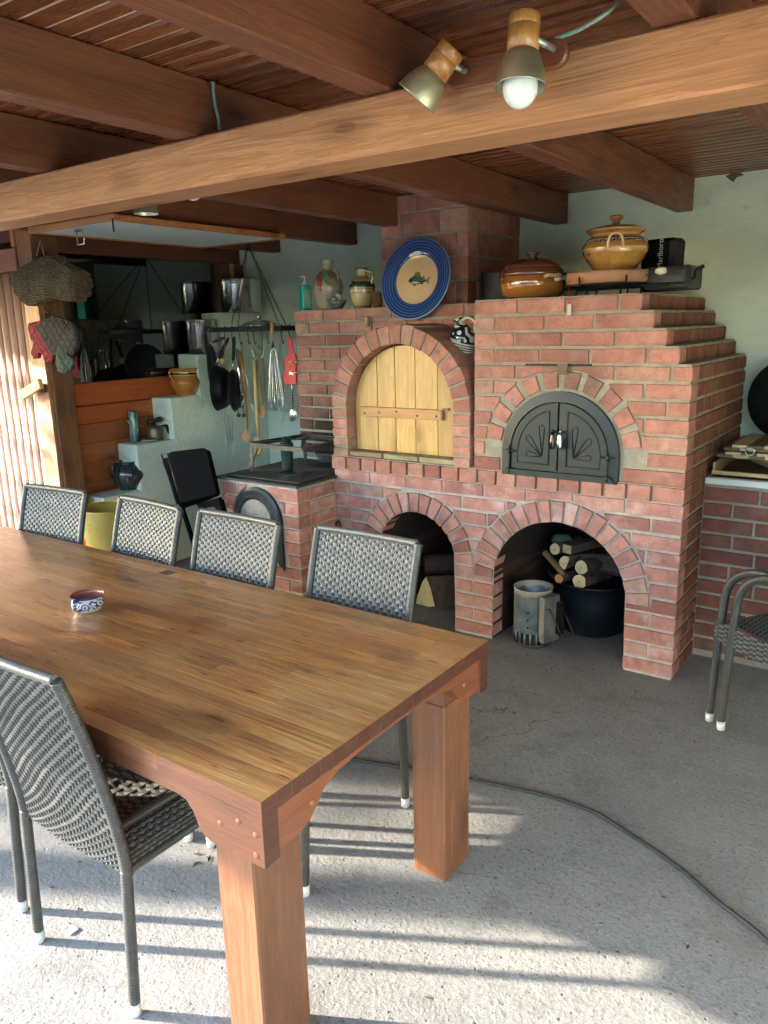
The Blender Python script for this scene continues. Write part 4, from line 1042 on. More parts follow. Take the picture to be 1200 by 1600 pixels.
# ---- lamp on the beam ----
t = thing('twin_spotlight', 'twin spotlight with wooden sockets and metal shades on the beam', 'lamp', (-.85, 1.70, 2.15))
p, q = aY(712, 117, 1.688), aY(868, 84, 1.688); d = (q-p).normalized(); n_ = Vector((0, -1, 0)); up = d.cross(n_)*-1
if up.z < 0: up = -up
b = B(); pl = [q+(d*math.cos(a)+up*math.sin(a))*.028 for a in [PI/2-PI*k/10 for k in range(11)]]+[p+(d*math.cos(a)+up*math.sin(a))*.028 for a in [-PI/2-PI*k/10 for k in range(11)]]
b.prism([v-Vector((0, .006, 0)) for v in pl], (0, .017, 0), ch=.004); b.build('mounting_bar', m_side, t, True)
def spot(top, bot, r, bulb):
    ax = (bot-top).normalized(); L = (bot-top).length
    s_ = B(); s_.lathe([(0, 0), (r*.96, .001), (r, .004), (r, .0225), (r*.97, .0235), (r*.97, .0245), (r, .0255), (r*1.0, L*.5), (0, L*.5)], top, ax, 28)
    o = s_.build('socket', m_lampw, t, True)
    s_ = B(); L0, L1 = L*.5+.0005, L
    s_.lathe([(r*.9, L0), (r*1.02, L0+.002), (r*1.25, L0+(L1-L0)*.25), (r*1.5, L0+(L1-L0)*.6), (r*1.62, L1-.002), (r*1.62, L1), (r*1.55, L1-.001), (r*1.42, L0+(L1-L0)*.6), (r*1.1, L0+.006), (0, L0+.004)], top, ax, 32)
    sh = s_.build('shade', m_brass, t, True)
    if bulb:
        s_ = B(); s_.lathe([(r*.7, L0+.01)]+[(r*1.12*math.cos(a), L1-.002+r*1.12*math.sin(a)*1.15) for a in [-.5+k*(PI/2+.5)/10 for k in range(11)]], top, ax, 28); s_.build('bulb', m_bulb, t, True)
    mid = top+ax*L*.36; s_ = B(); s_.tube([mid+Vector((r*.8, 0.0, 0)), Vector((mid.x+r*1.25, 1.675, mid.z-.006))], .007, 8); s_.build('knuckle', m_zinc, t, True)
spot(aY(820, 24, 1.62), aY(813, 138, 1.60), .0325, True)
spot(aY(708, 74, 1.635), aY(651, 155, 1.61), .0315, False)
b = B(); pth = smooth_path([aY(868, 60, 1.690), aY(905, 46, 1.688), aY(945, 22, 1.688), aY(962, 4, 1.72), aY(966, -20, 1.76)], 6); b.tube(pth, .0048, 8); single(b, 'lamp_cable', m_cable, 'grey green cable arching from the twin spotlight up into the ceiling', 'cable', (-.7, 1.69, 2.2))
b = B(); X_ = -1.858; b.tube(smooth_path([aX(333, 130, X_+.03), aX(333, 142, X_), aX(336, 165, X_), aX(341, 185, X_), aX(343, 204, X_)], 6), .005, 8); single(b, 'rafter_cable', m_cable, 'grey green cable running down a rafter behind the beam', 'cable', (X_, 1.6, 2.25))
# hidden lamp behind the beam (bulb peeking below)
pb = aY(302, 311, 2.02)
t = thing('rear_spotlight', 'spotlight behind the beam with only its white bulb and shade rim showing', 'lamp', pb)
b = B(); b.lathe([(0, -.034)]+[(.034*math.cos(a), .034*math.sin(a)) for a in [-1.4+k*.28 for k in range(11)]], pb+Vector((0, 0, .028)), n=24); b.build('bulb', m_bulb, t, True)
b = B(); b.lathe([(.045, .0), (.04, .04), (.028, .07), (.026, .12), (0, .12)], pb+Vector((0, 0, .035)), n=24); b.build('shade', m_brass, t, True)
p2 = aY(228, 330, 1.99); b = B(); b.lathe([(.045, 0), (.04, .03), (.026, .06), (.024, .11), (0, .11)], p2-Vector((0, 0, .01)), n=24); b.build('second_shade', m_brass, t, True)
b = B(); b.box(min(p2.x, pb.x)-.03, max(p2.x, pb.x)+.04, 1.856, 1.872, 2.07, 2.12, c=.004); b.build('mounting_bar', m_side, t, True)
b = B(); b.tube([pb+Vector((0, 0, .13)), Vector((pb.x, 1.866, pb.z+.12))], .007, 8); b.tube([p2+Vector((0, 0, .08)), Vector((p2.x, 1.866, p2.z+.09))], .007, 8); b.build('knuckle', m_zinc, t, True)

# ---- blue plate with a fish ----
PC = Vector((-2.452, 3.795, 1.875)); th = R(13)
U_ = Vector((1, 0, 0)); V_ = Vector((0, math.sin(th), math.cos(th))); N_ = U_.cross(V_)
if N_.y > 0: N_ = -N_
N_.normalize()
t = thing('fish_plate', 'large blue rimmed plate with a green fish leaning on the chimney', 'plate', PC)
x = M('blue_glaze'); v = x.co('Object', (1, 1, 1)); ln = x.n.new('ShaderNodeVectorMath'); ln.operation = 'LENGTH'; x.link(v, ln.inputs[0])
rr_ = ln.outputs['Value']; st = x.math('SINE', x.math('MULTIPLY', x.math('ADD', rr_, x.mapr(x.noise(v, 9, 3), 0, 1, -.002, .002)), 400))
bl = x.mix(x.mapr(st, -.3, 1, 0, .85), (.006, .025, .16, 1), (.07, .17, .40, 1)); bl = x.mix(x.mapr(rr_, .222, .227), bl, (.2, .28, .4, 1))
m_blue = x.set(bl, .10, coat=.9, crough=.04)
Rp = .228
b = B(); b.lathe([(0, -.012), (.12, -.012), (Rp, .012), (Rp+.001, .016), (Rp-.004, .0185), (Rp-.014, .015), (Rp-.022, .016), (Rp-.034, .011), (Rp-.044, .0115), (Rp-.056, .006), (Rp-.066, .0063), (Rp-.08, -.0005), (.137, -.003)], (0, 0, 0), N_, 72); b.build('rim', m_blue, t)
b = B(); b.lathe([(.137, -.003), (.128, -.007), (.10, -.0095), (0, -.010)], (0, 0, 0), N_, 64); b.build('centre', plain('cream_glaze', (.62, .45, .26), .12, coat=.9, var=.05), t)
def dec(pts, off=.0): return [U_*a*1.25+V_*c*1.25+N_*(off) for a, c in pts]
fish = [(-.048, .001), (-.036, .013), (-.02, .020), (.0, .021), (.018, .016), (.034, .006), (.046, -.001), (.05, -.003), (.044, -.009), (.03, -.013), (.01, -.018), (-.012, -.019), (-.03, -.013), (-.042, -.006)]
b = B(); b.face(dec([(a, c-.002) for a, c in fish], -.0085)); fo = b.build('fish_motif', plain('fish_green', (.012, .05, .03), .2, coat=.6), t)
b = B()
for (pts) in ([(-.02, .018), (-.012, .034), (.002, .036), (.012, .028), (.018, .014)], [(.03, .006), (.026, .014), (.034, .016), (.042, .005)], [(.046, -.004), (.062, .008), (.070, .012), (.060, -.004), (.066, -.022), (.050, -.012)], [(-.02, -.018), (-.014, -.027), (-.004, -.026), (-.006, -.018)], [(.018, -.014), (.024, -.022), (.036, -.02), (.032, -.012)]):
    P = dec(pts, -.0088); b.face(P); b.tube([p+N_*.0006 for p in P], .0008, 4)
b.build('fins', plain('fin_olive', (.16, .15, .06), .25, coat=.5), fo)
b = B()
for i in range(9):
    for j in range(5):
        a = -.024+.0075*i+(.0037 if j % 2 else 0); c_ = -.008+.0062*j-.0006*i
        if (a/.042)**2+(c_/.020)**2 < .8: b.lathe([(0, .0004), (.0016, .0002)], U_*a*1.25+V_*c_*1.25-N_*.0080, N_, 5)
b.face(dec([(-.034, -.012), (-.01, -.0165), (.02, -.0145), (.0, -.009), (-.02, -.006)], -.0081)); b.build('scales', plain('fish_white', (.6, .62, .5), .3), fo)
b = B(); nl = aY(657, 364, 3.872); b.lathe([(0, .022), (.005, .021), (.006, .018), (.003, .016), (.003, 0)], nl, (0, -1, 0), 10); b.tube([nl+Vector((-.02, -.003, -.004)), nl+Vector((0, -.006, .001)), nl+Vector((.02, -.003, -.006))], .0015, 5); b.build('nail_and_wire', m_zinc, t, True)

# ---- teal soap bottle ----
p = aY(478, 490, 3.92); p.z = 1.736
t = thing('soap_bottle', 'teal square pump bottle at the left end of the oven top', 'bottle', p, R(-28))
b = B(); b.cbox(Vector((0, 0, .078)), (Vector((1, 0, 0)), Vector((0, 1, 0)), Vector((0, 0, 1))), (.036, .030, .076), .006); b.build('body', m_teal, t)
b = B(); b.box(.0362, .0367, -.02, .022, .02, .13); b.build('paper_tag', plain('label_grey', (.25, .38, .35), .5), t)
b = B(); b.lathe([(.0, .154), (.016, .154), (.016, .172), (.009, .176), (.005, .18), (.005, .205), (.010, .206), (.010, .214), (0, .215)], n=18); b.tube([(0, 0, .210), (-.02, -.02, .211), (-.028, -.028, .206)], .004, 8); b.build('pump', m_white, t)
# ---- big jug with grapes ----
K = 3.90/3.65
p = aY(514, 487, 3.90); p.z = 1.736
x, colr, ro, co = bands('jug_grey', [(0, (.30, .26, .19, 1)), (.62, (.24, .20, .13, 1)), (.8, (.33, .29, .2, 1))], 0, .31); m_jug = x.set(colr, .3, coat=.35)
t = thing('grape_jug', 'tall grey stoneware jug with a red grape cluster relief', 'jug', p); t.scale = (.86, .86, .92)
b = B(); b.lathe([(0, 0), (.066, 0), (.078, .02), (.095, .07), (.108, .12), (.11, .155), (.098, .195), (.066, .232), (.040, .252), (.032, .265), (.034, .28), (.044, .295), (.047, .318), (.050, .322), (.044, .321), (.036, .30), (.02, .28), (0, .28)], n=40, spl=4); b.build('body', m_jug, t)
b = B(); b.tube(smooth_path([(.034, .0, .268), (.075, 0, .262), (.094, 0, .235), (.093, 0, .19)], 5), .010, 8); b.lathe([(0, .012), (.01, .008), (.012, 0), (.008, -.01), (0, -.012)], (.080, 0, .262), n=10); b.build('handle', m_jug, t)
m_grape = plain('grape_red', (.28, .03, .035), .3, coat=.5)
vd = Vector((-p.x, -p.y, 0)).normalized(); sd_ = Vector((-vd.y, vd.x, 0))*-1
if sd_.dot(RR) > 0: sd_ = -sd_
b = B(); r = random.Random(2)
for k in range(44):
    q = r.random(); zz = .245-.125*q; wd = .036*(1-q*.85); ang_ = .62-.5*.0
    base = math.atan2(vd.y, vd.x)-.75+ (q*.22) ; a = base+r.uniform(-1, 1)*wd/.1
    if zz > .2: rad = .098-(zz-.195)*.9
    elif zz > .15: rad = .108
    else: rad = .104
    b.lathe([(.0, .009), (.0065, .0065), (.009, 0), (.0065, -.0065), (0, -.009)], (math.cos(a)*rad, math.sin(a)*rad, zz), (math.cos(a), math.sin(a), 0), 8)
b.build('grape_cluster', m_grape, t, kind='stuff')
b = B()
for k, (da, zz) in enumerate(((-.12, .225), (.02, .21), (-.3, .245), (.12, .195), (-.02, .182), (.1, .168))):
    a = math.atan2(vd.y, vd.x)-.1+da; rad = .112 if zz < .2 else .104-(zz-.2)*.6
    c_ = Vector((math.cos(a)*rad, math.sin(a)*rad, zz)); tg = Vector((-math.sin(a), math.cos(a), 0)); b.face([c_+Vector((0, 0, .018)), c_+tg*.012, c_-Vector((0, 0, .018)), c_-tg*.012])
b.build('vine_leaves', plain('vine_green', (.02, .09, .05), .35), t)
# ---- glass bowl with plastic wrap ----
p = aY(527, 487, 3.84); p.z = 1.736
t = thing('glass_bowl', 'small cut glass bowl with crumpled clear wrap before the grape jug', 'bowl', p)
x = M('clear_glass'); x.p.inputs['Transmission Weight'].default_value = .85; x.p.inputs['IOR'].default_value = 1.4; m_clear = x.set((.86, .9, .88, 1), .08)
b = B(); b.lathe([(0, .004), (.028, .004), (.03, 0), (.034, .002), (.04, .012), (.056, .035), (.062, .050), (.059, .050), (.05, .034), (.034, .012), (0, .010)], n=24, wob=.02); b.build('bowl', m_clear, t)
r = random.Random(9); b = B()
for k in range(26):
    c_ = Vector((r.uniform(-.035, .035), r.uniform(-.03, .03), r.uniform(.035, .085))); a = Vector((r.gauss(0, 1), r.gauss(0, 1), r.gauss(0, .6))).normalized(); f_, g_ = frame(a); s_ = r.uniform(.012, .026)
    b.face([c_+f_*s_, c_+g_*s_*.6+a*.008, c_-f_*s_*.8, c_-g_*s_*.7-a*.006])
b.build('plastic_wrap', plain('wrap', (.62, .66, .64), .15, coat=.3), t, kind='stuff')
# ---- small jug ----
p = aY(567, 484, 3.93); p.z = 1.736
x, colr, ro, co = bands('jug_cream', [(0, (.20, .13, .06, 1)), (.06, (.50, .40, .19, 1)), (.37, (.08, .06, .03, 1)), (.385, (.50, .40, .19, 1)), (.47, (.12, .08, .04, 1)), (.485, (.50, .40, .19, 1)), (.56, (.02, .05, .04, 1)), (.66, (.42, .31, .14, 1)), (.68, (.3, .2, .09, 1)), (.80, (.52, .42, .23, 1)), (.96, (.02, .06, .05, 1))], 0, .235); m_jug2 = x.set(colr, .16, coat=.7)
t = thing('banded_jug', 'small cream jug with dark green scalloped band beside the chimney', 'jug', p)
b = B(); b.lathe([(0, 0), (.052, 0), (.055, .008), (.068, .05), (.076, .09), (.078, .12), (.072, .145), (.054, .168), (.034, .184), (.028, .2), (.033, .215), (.036, .228), (.034, .235), (.028, .228), (0, .2)], n=36, spl=4); b.build('body', m_jug2, t)
b = B(); b.tube(smooth_path([(.03, 0, .215), (.062, 0, .212), (.082, 0, .185), (.078, 0, .15), (.070, 0, .14)], 5), .009, 8); b.lathe([(0, .01), (.009, .006), (.01, 0), (0, -.01)], (.078, 0, .205), n=8); b.build('handle', plain('cream_dark', (.42, .33, .17), .2, coat=.6), t)
b = B()
for k in range(24):
    a = 2*PI*k/24; b.lathe([(0, .0015), (.010, .001), (.0115, 0)], (math.cos(a)*.0772, math.sin(a)*.0772, .130), (math.cos(a), math.sin(a), .15), 8)
b.build('scallops', plain('jug_green', (.015, .055, .05), .2, coat=.5), t, kind='stuff')
# ---- straw brush beside the jug ----
p = aY(590, 484, 3.90); p.z = 1.736; b = B(); r = random.Random(4)
for k in range(150):
    a = r.uniform(-.035, .035); b.tube([p+Vector((a*.5-.0, r.uniform(-.02, .02), 0)), p+Vector((a, r.uniform(-.025, .025), r.uniform(.07, .095)))], .0014, 3, caps=False)
b.box(p.x-.03, p.x+.06, p.y+.02, p.y+.035, p.z, p.z+.075)
single(b, 'straw_brush', plain('straw_brown', (.24, .11, .045), .7, var=.3), 'brown straw brush head standing between the banded jug and chimney', 'brush', p)
# cork peg on the brickwork
p = aY(573, 502, 3.76); b = B(); b.lathe([(0, .0), (.011, 0), (.012, .05), (.010, .056), (0, .056)], p-Vector((0, .0, .028)), (.15, -.1, 1), 14); single(b, 'wooden_peg', m_spoonl, 'little pale peg lodged in the brick joint left of the plate', 'peg', p)
# ---- painted jug in the recess ----
p = aY(723, 526, 3.60)
t = thing('painted_jug', 'black and white painted jug hanging tilted in the brick recess', 'jug', p)
x = M('folk_jug'); tc = x.n.new('ShaderNodeTexCoord'); sp = x.n.new('ShaderNodeSeparateXYZ'); x.link(tc.outputs['Object'], sp.inputs[0])
v = tc.outputs['Object']; vo = x.n.new('ShaderNodeTexVoronoi'); vo.inputs['Scale'].default_value = 15; x.link(v, vo.inputs['Vector'])
sw = x.math('SINE', x.math('ADD', x.math('MULTIPLY', vo.outputs['Distance'], 11), x.math('MULTIPLY', x.noise(v, 18, 1), 7)))
zt = x.math('ADD', sp.outputs[2], x.math('MULTIPLY', sp.outputs[0], .28))
up_ = x.math('MULTIPLY', x.mapr(sw, -.05, .15), x.mapr(zt, -.026, -.024))
bd = x.math('MULTIPLY', x.mapr(x.math('SINE', x.math('MULTIPLY', zt, 480)), .35, .5), x.mapr(zt, -.024, -.026))
m_folk = x.set(x.mix(x.math('MAXIMUM', up_, bd), (.62, .62, .53, 1), (.012, .014, .03, 1)), .12, coat=.6)
ax = Vector((-.28, -.05, 1)).normalized()
b = B(); b.lathe([(0, -.095), (.032, -.095), (.035, -.088), (.05, -.065), (.064, -.03), (.066, .0), (.058, .03), (.040, .055), (.026, .068), (.022, .078), (.026, .09), (.03, .094), (.024, .092), (0, .08)], (0, 0, 0), ax, 36, spl=4); b.build('body', m_folk, t)
b = B(); b.tube(smooth_path([ax*.085+Vector((.02, 0, 0)), ax*.10+Vector((.06, 0, .0)), ax*.075+Vector((.095, 0, 0)), ax*.02+Vector((.075, 0, 0))], 5), .008, 8); b.build('handle', plain('folk_cream', (.55, .52, .38), .2, coat=.5), t)
b = B(); b.tube([ax*.1+Vector((.07, 0, .0)), Vector((.075, .17, .12))], .002, 5); b.build('wire', m_iron, t)

# ---- brown casserole ----
p = aY(832, 466, 3.72); p.z = 1.737
x, colr, ro, co = bands('casserole_honey', [(0, (.09, .025, .012, 1)), (.09, (.42, .17, .035, 1)), (.6, (.30, .10, .025, 1)), (.9, (.12, .035, .015, 1))], 0, .12); m_cas = x.set(colr, .10, coat=.9, crough=.05)
m_casl = plain('casserole_lid', (.12, .035, .02), .14, coat=.8, var=.2)
t = thing('lidded_casserole', 'brown glazed lidded casserole on the oven left of the pot stand', 'casserole', p)
b = B(); b.lathe([(0, 0), (.118, 0), (.128, .008), (.150, .03), (.162, .06), (.163, .09), (.158, .115), (.150, .118), (0, .10)], n=48, spl=4); b.build('body', m_cas, t)
b = B(); b.lathe([(.166, .112), (.170, .120), (.168, .128), (.160, .131), (.162, .136), (.155, .145), (.146, .150), (.148, .154), (.14, .163), (.122, .175), (.09, .188), (.05, .197), (.024, .200), (.018, .205), (.022, .213), (.034, .219), (.030, .225), (0, .226)], n=48); b.build('lid', m_casl, t)
for sx in (-1, 1):
    b = B(); b.tube(smooth_path([(sx*.155, -.03, .10), (sx*.19, -.03, .105), (sx*.196, 0, .104), (sx*.19, .03, .105), (sx*.155, .03, .10)], 4), .010, 8)
    hh = b.build('handle', plain('handle_cream', (.42, .30, .15), .2, coat=.5) if 'handle_cream' not in bpy.data.materials else bpy.data.materials['handle_cream'], t)
t.rotation_euler = (0, 0, R(-34))
# ---- roaster stand, burner and clay dish ----
p = aY(950, 452, 3.75); p.z = 1.737
t = thing('table_grill', 'black wire stand holding a round clay dish and metal burner box', 'grill', p)
b = B(); b.lathe([(0, .055), (.18, .055), (.192, .06), (.195, .105), (.190, .112), (.182, .108), (0, .10)], (.0, 0, 0), n=48); b.build('clay_dish', plain('clay_pink', (.42, .21, .13), .65, bumpy=.3, var=.12), t)
b = B()
for r0 in (.19,): b.tube([(math.cos(2*PI*k/32)*r0, math.sin(2*PI*k/32)*r0, .05) for k in range(32)], .005, 6, closed=True)
for k in range(6):
    a = 2*PI*k/6+.2; b.tube([(math.cos(a)*.21, math.sin(a)*.21, .085), (math.cos(a)*.205, math.sin(a)*.205, .04), (math.cos(a)*.15, math.sin(a)*.15, .04), (math.cos(a)*.15, math.sin(a)*.15, .003)], .0045, 6)
b.tube([(-.2, -.05, .04), (.30, -.05, .04)], .006, 6); b.tube([(-.2, .1, .04), (.34, .1, .04)], .006, 6)
b.build('wire_frame', m_black, t)
b = B(); b.box(.16, .37, .02, .24, .02, .125, c=.01); b.box(.14, .36, -.02, .018, .045, .11, c=.006); b.build('burner_box', plain('burner_grey', (.035, .037, .035), .5, .4), t)
b = B(); b.tube(smooth_path([(.36, .05, .06), (.385, .03, .07), (.395, .0, .095), (.42, -.02, .105)], 4), .005, 8); b.lathe([(0, .016), (.009, .010), (.010, -.01), (0, -.016)], (.425, -.02, .107), (1, -.3, .4), 10); b.build('gas_tap', m_black, t)
b = B(); a0 = Vector((.195, -.06, .085)); b.tube([a0, a0+Vector((.06, -.03, .012))], .003, 6); b.build('handle_wire', m_iron, t)
b = B(); b.lathe([(0, -.025), (.012, -.022), (.018, 0), (.013, .024), (0, .027)], a0+Vector((.075, -.035, .012)), (1, -.45, 0), 16); b.build('porcelain_knob', m_bowl if False else plain('porcelain', (.65, .62, .5), .2, coat=.5), t)
a0 = Vector((-.195, -.06, .09)); b = B(); b.lathe([(0, -.02), (.010, -.018), (.014, 0), (.011, .02), (0, .022)], a0+Vector((-.03, -.03, .0)), (1, .2, .1), 14); b.tube([a0, a0+Vector((-.02, -.02, 0))], .003, 6); b.build('porcelain_knob', bpy.data.materials['porcelain'], t)
# red tassel charm
p2 = aY(889, 462, 3.50); pe = aY(888, 495, YF-.012)
b = B(); top = aY(890, 438, 3.55); b.tube(smooth_path([top, aY(889, 452, 3.46), aY(889, 468, YF-.012)], 4), .0014, 5)
for k in range(5):
    a = k*PI/2.5; c_ = aY(889, 468, YF-.014); b.face([c_, c_+Vector((math.cos(a)*.016, -.001, math.sin(a)*.016)), c_+Vector((math.cos(a+.5)*.008, -.003, math.sin(a+.5)*.008))])
ch_ = single(b, 'charm', m_red, 'small red tassel charm dangling over the bricks below the grill', 'charm', p2)
b = B(); c_ = aY(889, 484, YF-.012); b.obox(c_, ((1, 0, 0), (0, 1, 0), (0, 0, 1)), (.010, .003, .024)); b.tube([c_+Vector((-.008, -.004, .02)), c_+Vector((-.008, -.004, -.05))], .0016, 5); b.build('pendant', plain('pendant_white', (.55, .45, .42), .4), ch_, True)
# ---- honey pot on top ----
p = aY(960, 416, 3.76); p.z = 1.737+.112
m_hon_x, colr, ro, co = bands('honey_pot', [(0, (.50, .27, .07, 1)), (.56, (.62, .42, .16, 1)), (.60, (.42, .20, .05, 1)), (.745, (.02, .016, .012, 1)), (.80, (.6, .55, .42, 1)), (.825, (.02, .016, .012, 1)), (.865, (.50, .26, .08, 1))], 0, .205); m_hon = m_hon_x.set(colr, .10, coat=.9, crough=.05)
t = thing('honey_pot', 'big honey glazed round pot with painted band and knobbed lid', 'pot', p); t.scale = (.89, .89, .84)
b = B(); b.lathe([(0, 0), (.095, 0), (.104, .006), (.13, .04), (.160, .085), (.170, .12), (.164, .150), (.145, .175), (.128, .188), (.132, .2), (.142, .205), (.13, .206), (0, .2)], n=48, spl=4); b.build('body', m_hon, t)
m_honl = plain('honey_lid', (.40, .20, .06), .14, coat=.8, var=.2)
b = B(); b.lathe([(.140, .206), (.150, .214), (.152, .224), (.145, .228), (.12, .236), (.09, .243), (.05, .252), (.024, .256), (.018, .262), (.02, .272), (.034, .282), (.036, .292), (.026, .300), (0, .301)], n=48); b.build('lid', m_honl, t)
vd = Vector((-p.x, -p.y, 0)).normalized()
for sg in (1, -1):
    s2 = Vector((-vd.y, vd.x, 0)); b = B(); o_ = vd*sg
    b.tube(smooth_path([o_*.163+s2*-.036+Vector((0, 0, .115)), o_*.176+s2*-.036+Vector((0, 0, .150)), o_*.178+s2*-.02+Vector((0, 0, .185)), o_*.178+s2*.02+Vector((0, 0, .185)), o_*.176+s2*.036+Vector((0, 0, .150)), o_*.163+s2*.036+Vector((0, 0, .115))], 5), .0085, 8)
    b.build('handle', plain('honey_handle', (.60, .40, .19), .18, coat=.6) if 'honey_handle' not in bpy.data.materials else bpy.data.materials['honey_handle'], t)
b = B(); r = random.Random(6)
for k in range(60):
    a = 2*PI*k/60; z0 = .1575+(.002 if k % 2 else -.002); b.tube([(math.cos(a)*.1615, math.sin(a)*.1615, z0-.004), (math.cos(a+.06)*.1610, math.sin(a+.06)*.1610, z0+.005)], .0018, 4)
b.build('braid_band', bpy.data.materials['porcelain'], t, kind='stuff')
s2 = Vector((vd.y, -vd.x, 0)); 
if s2.dot(RR) > 0: s2 = -s2
b = B()
for (u, zz, s_) in ((.0, .10, .022), (.25, .125, .014), (-.15, .13, .012), (.1, .06, .014), (.4, .09, .012)):
    dr = (s2*math.cos(u*1.2)+vd*math.sin(u*1.2+.3)).normalized(); rad = .1665 if zz > .085 else .150
    tg = Vector((-dr.y, dr.x, 0)); c_ = dr*rad+Vector((0, 0, zz)); b.face([c_+Vector((0, 0, s_)), c_+tg*s_*.6, c_-Vector((0, 0, s_)), c_-tg*s_*.6])
b.build('flower_paint', plain('flower_dark', (.03, .05, .09), .2, coat=.5), t)
# ---- black cigarette tin ----
p = aY(1033, 440, 3.98); p.z = 1.737+.02
t = thing('black_tin', 'upright black tin with white vertical lettering behind the honey pot', 'tin', p, R(-16)); t.scale = (.92, 1, .83)
b = B(); b.cbox(Vector((0, 0, .145)), (Vector((1, 0, 0)), Vector((0, 1, 0)), Vector((0, 0, 1))), (.098, .06, .145), .02); b.build('body', m_black, t)
b = B(); b.cbox(Vector((0, 0, .245)), (Vector((1, 0, 0)), Vector((0, 1, 0)), Vector((0, 0, 1))), (.099, .061, .046), .02); b.build('lid', m_black, t)
cu = bpy.data.curves.new('lettering', 'FONT'); cu.body = 'Marlboro'; cu.size = .043; cu.align_x = 'CENTER'; cu.align_y = 'CENTER'; cu.extrude = .0003
tmp = bpy.data.objects.new('tmp', cu); col.objects.link(tmp); dg = bpy.context.evaluated_depsgraph_get(); me = bpy.data.meshes.new_from_object(tmp.evaluated_get(dg)); bpy.data.objects.remove(tmp)
me.materials.clear(); me.materials.append(plain('letter_white', (.85, .85, .82), .6)); o = bpy.data.objects.new('lettering', me); col.objects.link(o); o.parent = t
o.location = (.02, -.0625, .185); o.rotation_euler = (R(90), R(-90), 0); o.rotation_mode = 'XYZ'
o.matrix_local = Matrix.Translation((.03, -.0635, .205)) @ Matrix.Rotation(R(90), 4, 'X') @ Matrix.Rotation(R(90), 4, 'Z')
# dark flue plate beside the chimney on the oven top
b = B(); b.box(-2.15, -1.90, 3.99, 4.01, 1.737, 1.90, c=.003); p = Vector((-2.0, 4.0, 1.737)); single(b, 'dark_tray', m_black, 'dark metal sheet standing beside the chimney on the oven top', 'tray', p)
# ---- items on the steps ----
GS = 'steel stockpots stacked on the stepped wall'
m_hndl = m_steelr
for (c_, r0, h, L) in (((-4.365, 4.315, 1.754), .150, .235, 'large steel stockpot on the top step under the rafters'), ((-4.45, 3.985, 1.464), .115, .235, 'smaller steel stockpot on the step below the large one')):
    t = thing('stockpot', L, 'pot', c_, 0, GS)
    b = B(); b.lathe([(0, 0), (r0-.006, 0), (r0, .006), (r0, h-.012), (r0+.002, h-.008), (r0+.006, h-.004), (r0+.005, h), (r0-.003, h-.001), (r0-.004, .01), (0, .01)], n=56); b.build('body', m_steel, t)
    b = B(); b.lathe([(r0-.002, h), (r0-.02, h+.004), (r0-.03, h+.003), (0, h+.008)], n=48); b.build('lid', m_steelr, t)
    for a in (R(-62), R(118)):
        d = Vector((math.cos(a), math.sin(a), 0)); s2 = Vector((-d.y, d.x, 0)); b = B()
        b.tube(smooth_path([d*(r0)+s2*-.035+Vector((0, 0, h-.03)), d*(r0+.03)+s2*-.03+Vector((0, 0, h-.03)), d*(r0+.03)+s2*.03+Vector((0, 0, h-.03)), d*(r0)+s2*.035+Vector((0, 0, h-.03))], 4), .005, 8); b.build('handle', m_hndl, t)
# orange two handled pot
p = Vector((-4.46, 3.80, 1.174))
x, colr, ro, co = bands('ochre_pot', [(0, (.48, .20, .035, 1)), (.70, (.62, .55, .36, 1)), (.735, (.03, .02, .012, 1)), (.80, (.62, .55, .36, 1)), (.83, (.50, .22, .04, 1))], 0, .20); m_och = x.set(colr, .12, coat=.8)
t = thing('ochre_pot', 'ochre glazed two handled pot with dark band on a middle step', 'pot', p)
b = B(); b.lathe([(0, 0), (.064, 0), (.07, .006), (.098, .04), (.112, .08), (.112, .10), (.098, .135), (.092, .16), (.098, .178), (.108, .19), (.102, .193), (.09, .18), (.085, .15), (0, .05)], n=44, spl=4); b.build('body', m_och, t)
for sg in (1, -1):
    b = B(); b.tube(smooth_path([(0, sg*.100, .182), (0, sg*.135, .178), (0, sg*.142, .155), (0, sg*.118, .12), (0, sg*.106, .105)], 5), .009, 8); b.build('handle', m_och, t)
b = B()
for k in range(30):
    a = 2*PI*k/30; b.tube([(math.cos(a)*.0955, math.sin(a)*.0955, .142), (math.cos(a+.1)*.0945, math.sin(a+.1)*.0945, .154)], .0022, 4)
b.build('band_dots', m_black, t, kind='stuff')
# black two handled pot
p = Vector((-4.462, 3.235, .888-.31))
p.z = .577
m_bpot_x = M('black_glaze'); v = m_bpot_x.co('Object', (1, 1, 1)); tc = m_bpot_x.n.new('ShaderNodeTexCoord'); sp = m_bpot_x.n.new('ShaderNodeSeparateXYZ'); m_bpot_x.link(tc.outputs['Object'], sp.inputs[0])
an = m_bpot_x.math('SINE', m_bpot_x.math('MULTIPLY', m_bpot_x.math('ARCTAN2', sp.outputs[1], sp.outputs[0]), 14))
m_bpot = m_bpot_x.set(m_bpot_x.mix(m_bpot_x.mapr(an, .2, .9, 0, .8), (.035, .042, .045, 1), (.012, .016, .022, 1)), .22, coat=.5)
t = thing('black_pot', 'black burnished two handled pot on the lowest step', 'pot', p)
b = B(); b.lathe([(0, 0), (.062, 0), (.068, .008), (.098, .045), (.114, .09), (.111, .128), (.092, .162), (.072, .178), (.070, .187), (.077, .194), (.07, .195), (.06, .18), (0, .08)], n=44, spl=4); b.build('body', m_bpot, t)
for sg in (1, -1):
    b = B(); b.tube(smooth_path([(0, sg*.072, .186), (0, sg*.105, .188), (0, sg*.125, .165), (0, sg*.118, .13), (0, sg*.106, .115)], 5), .008, 8); b.build('handle', m_bpot, t)
